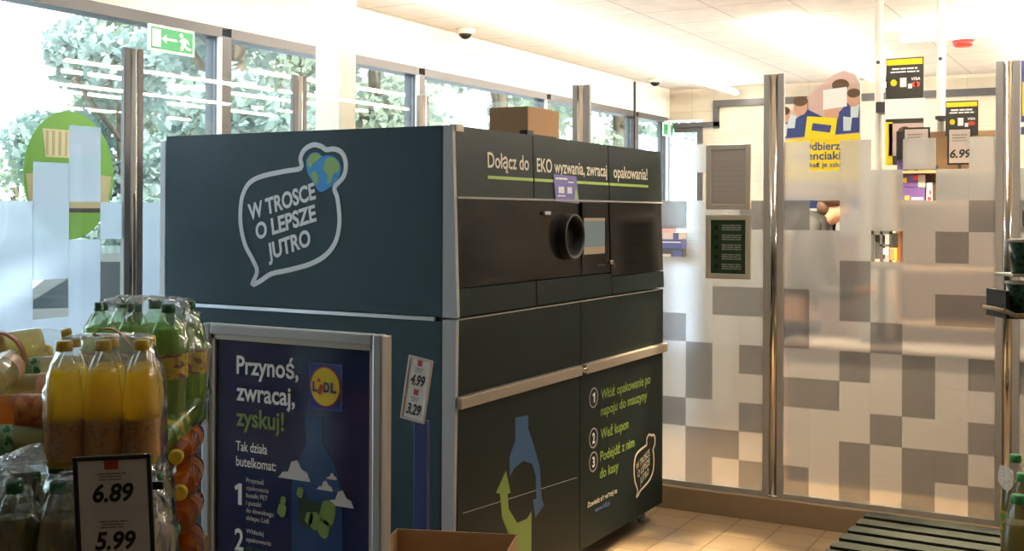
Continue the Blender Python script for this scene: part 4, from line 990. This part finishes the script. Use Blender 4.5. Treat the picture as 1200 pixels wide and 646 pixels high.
# beige leaf display right
t, s = flat_sign('wall_poster', 'blue and yellow poster at the right edge beyond the glass', 'poster', 1.672, 2.1, 2.22, 2.70, 4.3, .015, 'poster_navy')
MB().box(.02, .42, -.002, -.0003, .12, .34).build('yellow_field', 'poster_yellow', s); MB().box(.0, .42, -.002, -.0003, .05, .08).build('white_band', 'print_white', s)
MB().box(.1, .13, .015, .03, -2.22, .2).box(.3, .33, .015, .03, -2.22, .2).build('stand_leg', 'metal_dark', t)
# stacked goods by the far wall, seen through the clear square beside the machine
pk = thing('goods_table', 'pale table behind the glass beside the machine', 'table', (-1.15, 5.6, 0))
MB().box(-.4, .4, -.2, .2, 1.27, 1.30).build('table_top', 'pole_white', pk)
for sx in (-.36, .36):
    for sy in (-.16, .16): MB().box(sx - .02, sx + .02, sy - .02, sy + .02, 0, 1.27).build('leg', 'pole_white', pk)
goods('dark goods box lowest on the far table beside the machine', 'box', 'goods_box', -1.27, -1.06, 5.45, 5.7, 1.30, 1.395, 'metal_dark', [(.02, .1, .02, .05, 'board_grey'), (.12, .2, .02, .08, 'box_navy')], 'boxes on the far table')
goods('navy blue goods box in the middle of the far pile', 'box', 'goods_box', -1.28, -1.075, 5.45, 5.7, 1.397, 1.475, 'box_navy', [(.0, .2, .05, .06, 'paper')], 'boxes on the far table')
goods('striped tan and navy goods box upper on the far pile', 'box', 'goods_box', -1.27, -1.10, 5.45, 5.7, 1.477, 1.535, 'board_grey', [(.12, .17, 0, .055, 'box_navy')], 'boxes on the far table')
goods('pink goods box on top of the far pile', 'box', 'goods_box', -1.27, -1.175, 5.45, 5.6, 1.537, 1.59, 'box_pink', None, 'boxes on the far table')
# entrance counter, pale, filling the view behind the frosting
ct = thing('checkout_counter', 'long taupe checkout counter blurred behind the frosted panels', 'counter', (.9, 3.575, 0))
MB().box(-.5, 2.2, -.10, .12, 0, .86).build('counter_body', 'store_wall', ct); MB().box(-.52, 2.22, -.125, .125, .86, .90, .006).build('counter_top', 'board_grey', ct)

# person at the checkout
def skin_body(name, verts, edges, mat, parent, root=0, sub=2):
    me = bpy.data.meshes.new(name); me.from_pydata([v[:3] for v in verts], edges, []); o = link(name, me, parent)
    md = o.modifiers.new('Skin', 'SKIN'); sv = me.skin_vertices[0].data if me.skin_vertices else None
    if sv is None:
        bm = bmesh.new(); bm.from_mesh(me); bm.verts.layers.skin.verify(); bm.to_mesh(me); bm.free(); sv = me.skin_vertices[0].data
    for i, v in enumerate(verts): sv[i].radius = (v[3], v[3] if len(v) < 5 else v[4]); sv[i].use_root = (i == root)
    sd = o.modifiers.new('Subdivision', 'SUBSURF'); sd.levels = sub; sd.render_levels = sub
    bpy.context.view_layer.update()
    m2 = bpy.data.meshes.new_from_object(o.evaluated_get(bpy.context.evaluated_depsgraph_get())); o.modifiers.clear(); o.data = m2; m2.materials.clear(); m2.materials.append(M[mat])
    for p in m2.polygons: p.use_smooth = True
    return o
pe = thing('person', 'person in a dark jacket leaning at the checkout, seen through a clear square', 'person', (.365, 3.90, 0)); pe.scale = (1.06, 1.06, 1.06)
V = [(0, 0, .96, .13, .10), (.01, 0, 1.12, .13, .10), (.05, 0, 1.32, .15, .11), (.09, 0, 1.52, .10, .08), (.155, 0, 1.565, .055), (.20, 0, 1.60, .07), (.225, 0, 1.665, .088), (.22, 0, 1.73, .06)]
Ed = [(i, i + 1) for i in range(7)]
def chain(start, pts):
    k = start
    for p in pts: V.append(p); Ed.append((k, len(V) - 1)); k = len(V) - 1
    return k
V.append((.312, 0, 1.650, .014)); Ed.append((6, len(V) - 1))   # nose
for s in (-1, 1):
    chain(0, [(.0, s * .10, .90, .09), (.03, s * .11, .50, .062), (.0, s * .11, .30, .05), (.0, s * .11, .08, .036), (.12, s * .12, .035, .03)])
    h = chain(3, [(.09, s * .19, 1.50, .062), (.10, s * .23, 1.30, .048), (.16, s * .22, 1.14, .040), (.30, s * .17, 1.12, .033), (.40, s * .14, 1.14, .024), (.46, s * .135, 1.145, .030)])
    for d, l in ((-.030, .06), (-.010, .075), (.012, .07), (.032, .055)): chain(h, [(.50, s * .135 + d, 1.145, .010), (.50 + l * .6, s * .135 + d * 1.1, 1.140, .009), (.50 + l, s * .135 + d * 1.1, 1.122, .007)])
    chain(h, [(.455, s * .135 - s * .045, 1.14, .011), (.485, s * .135 - s * .06, 1.13, .009)])
body = skin_body('body', V, Ed, 'skin', pe)
J = [(0, 0, .90, .145, .115), (.01, 0, 1.12, .15, .115), (.05, 0, 1.32, .165, .125), (.09, 0, 1.535, .115, .092), (.125, 0, 1.585, .07)]
JE = [(0, 1), (1, 2), (2, 3), (3, 4)]
for s in (-1, 1):
    k = 3
    for p in ((.09, s * .195, 1.53, .082), (.10, s * .24, 1.30, .063), (.16, s * .23, 1.13, .055), (.29, s * .175, 1.115, .046), (.375, s * .148, 1.13, .042)): J.append(p); JE.append((k, len(J) - 1)); k = len(J) - 1
skin_body('jacket', J, JE, 'jacket', pe)
T_ = [(0, 0, .96, .14, .115)]; TE = []
for s in (-1, 1):
    k = 0
    for p in ((.0, s * .10, .88, .10), (.03, s * .11, .50, .075), (.0, s * .11, .30, .066), (.0, s * .11, .09, .06)): T_.append(p); TE.append((k, len(T_) - 1)); k = len(T_) - 1
skin_body('trousers', T_, TE, 'trousers', pe)
MB().ball((.200, 0, 1.712), .098, .092, .085).ball((.155, 0, 1.645), .055, .075, .07).build('hair', 'hair', pe)
b = MB()
for s in (-1, 1): b.ball((.07, s * .115, .045), .14, .05, .045)
b.build('shoes', 'black_matte', pe)
b = MB()
for s in (-1, 1): b.ball((.302, s * .032, 1.678), .010, .013, .008, 10, 8)
b.build('eyes', 'ink', pe); MB().ball((.292, 0, 1.608), .008, .022, .006, 10, 8).build('mouth', 'box_pink', pe)

# ================================================================== outside
g = MB().box(-70, XW - .25, -30, 70, -.25, -.12).build('pavement', 'asphalt'); struct(g)
def tree(label, x, y, h, r, mat, n=1500, low=.25, seed=0, nm='tree'):
    rnd = random.Random(seed); t = thing(nm, label, nm, (x, y, -.12), 'trees outside the windows')
    b = MB().path([(0, 0, 0), (.08, .03, h * .3), (.0, .05, h * .6), (.05, 0, h * .85)], max(.06, h * .018), 8)
    for k in range(5):
        a = k * 1.26 + seed; b.path([(.03, .03, h * (.35 + .08 * k)), (r * .35 * math.cos(a), r * .35 * math.sin(a), h * (.45 + .08 * k)), (r * .6 * math.cos(a), r * .6 * math.sin(a), h * (.52 + .08 * k))], h * .007, 6)
    b.build('trunk', 'bark', t)
    bm = bmesh.new(); cl = []
    for k in range(26):
        z = rnd.uniform(low, .97); rr = r * (1 - abs(z - .5) ** 1.6 * 1.3) * rnd.uniform(.2, .95); a = rnd.uniform(0, 6.283)
        cl.append((Vector((rr * math.cos(a), rr * math.sin(a), z * h)), r * rnd.uniform(.22, .42)))
    for k in range(n):
        c, s = cl[k % len(cl)]; d = Vector((rnd.gauss(0, 1), rnd.gauss(0, 1), rnd.gauss(0, .8)))
        p = c + d.normalized() * s * rnd.random() ** .5; q = s_ = rnd.uniform(.055, .12) * (h / 6) ** .5
        e1 = Vector((rnd.gauss(0, 1), rnd.gauss(0, 1), rnd.gauss(0, 1))).normalized(); e2 = e1.orthogonal().normalized()
        bm.faces.new([bm.verts.new(p + e1 * q), bm.verts.new(p + e2 * q * .55), bm.verts.new(p - e1 * q), bm.verts.new(p - e2 * q * .55)])
    me = bpy.data.meshes.new('foliage'); bm.to_mesh(me); bm.free(); me.materials.append(M[mat]); link('foliage', me, t)
TR = [('bluish tree outside the left window, reaching under the exit sign', 140, 15, 4.6, 1.3, 'leaf_blue_green', .2),
      ('pale tree outside filling the window right of the left chrome post', 205, 24, 9.5, 2.2, 'leaf_mid', .10),
      ('tall tree outside the windows between the exit sign and the white column', 275, 19, 9.5, 2.5, 'leaf_blue_green', .10),
      ('tree outside right of the white column', 435, 23, 10.0, 2.8, 'leaf_mid', .10),
      ('tree outside behind the cardboard box on the machine', 585, 27, 11, 3.0, 'leaf_bright', .10),
      ('tree outside over the far end of the machine', 722, 31, 11.5, 3.2, 'leaf_mid', .10)]
for i, (l, u, Y, h, r, mt, low) in enumerate(TR):
    p = inview((u - 600) / 1334.17, 0, Y); tree(l, p.x, p.y, h, r, mt, 14000, low, i + 1)
p = inview((14 - 600) / 1334.17, 0, 15); tree('low bright bush outside the far left window', p.x, p.y, 2.5, 1.1, 'leaf_bright', 3000, .05, 31, 'bush')
p = inview((95 - 600) / 1334.17, 0, 15.5); tree('low bluish bush outside behind the green sticker', p.x, p.y, 2.6, 1.2, 'leaf_blue_green', 3000, .05, 33, 'bush')
def car(label, u, Y, rz, paint):
    p = inview((u - 600) / 1334.17, 0, Y); t = thing('car', label, 'car', (p.x, p.y, -.12), 'parked cars', (0, 0, rz))
    side = [(-2.1, .30), (2.05, .30), (2.12, .62), (1.9, .80), (1.05, .90), (.45, 1.38), (-1.0, 1.42), (-1.75, .95), (-2.1, .88)]
    MB().prism(smooth_closed(side, 3), -.82, .82, lambda a, c, q: (a, q, c)).build('body', paint, t)
    MB().prism([(.95, .93), (.42, 1.33), (-.98, 1.36), (-1.6, .97)], -.83, .83, lambda a, c, q: (a, q, c)).build('window_band', 'car_glass', t)
    for x in (-1.3, 1.3):
        for y in (-.74, .74): MB().lathe([(.2, -.1), (.31, -.1), (.32, 0), (.31, .1), (.2, .1)], Matrix.Translation((x, y, .32)) @ Matrix.Rotation(math.pi / 2, 4, 'X'), 24).build('wheel', 'tyre', t)
car('dark parked car outside, seen low through the clear squares by the left post', 205, 11.5, 1.1, 'car_paint')
car('white parked car outside at far left, blurred by the frosted squares', 30, 16.5, 1.2, 'car_white')
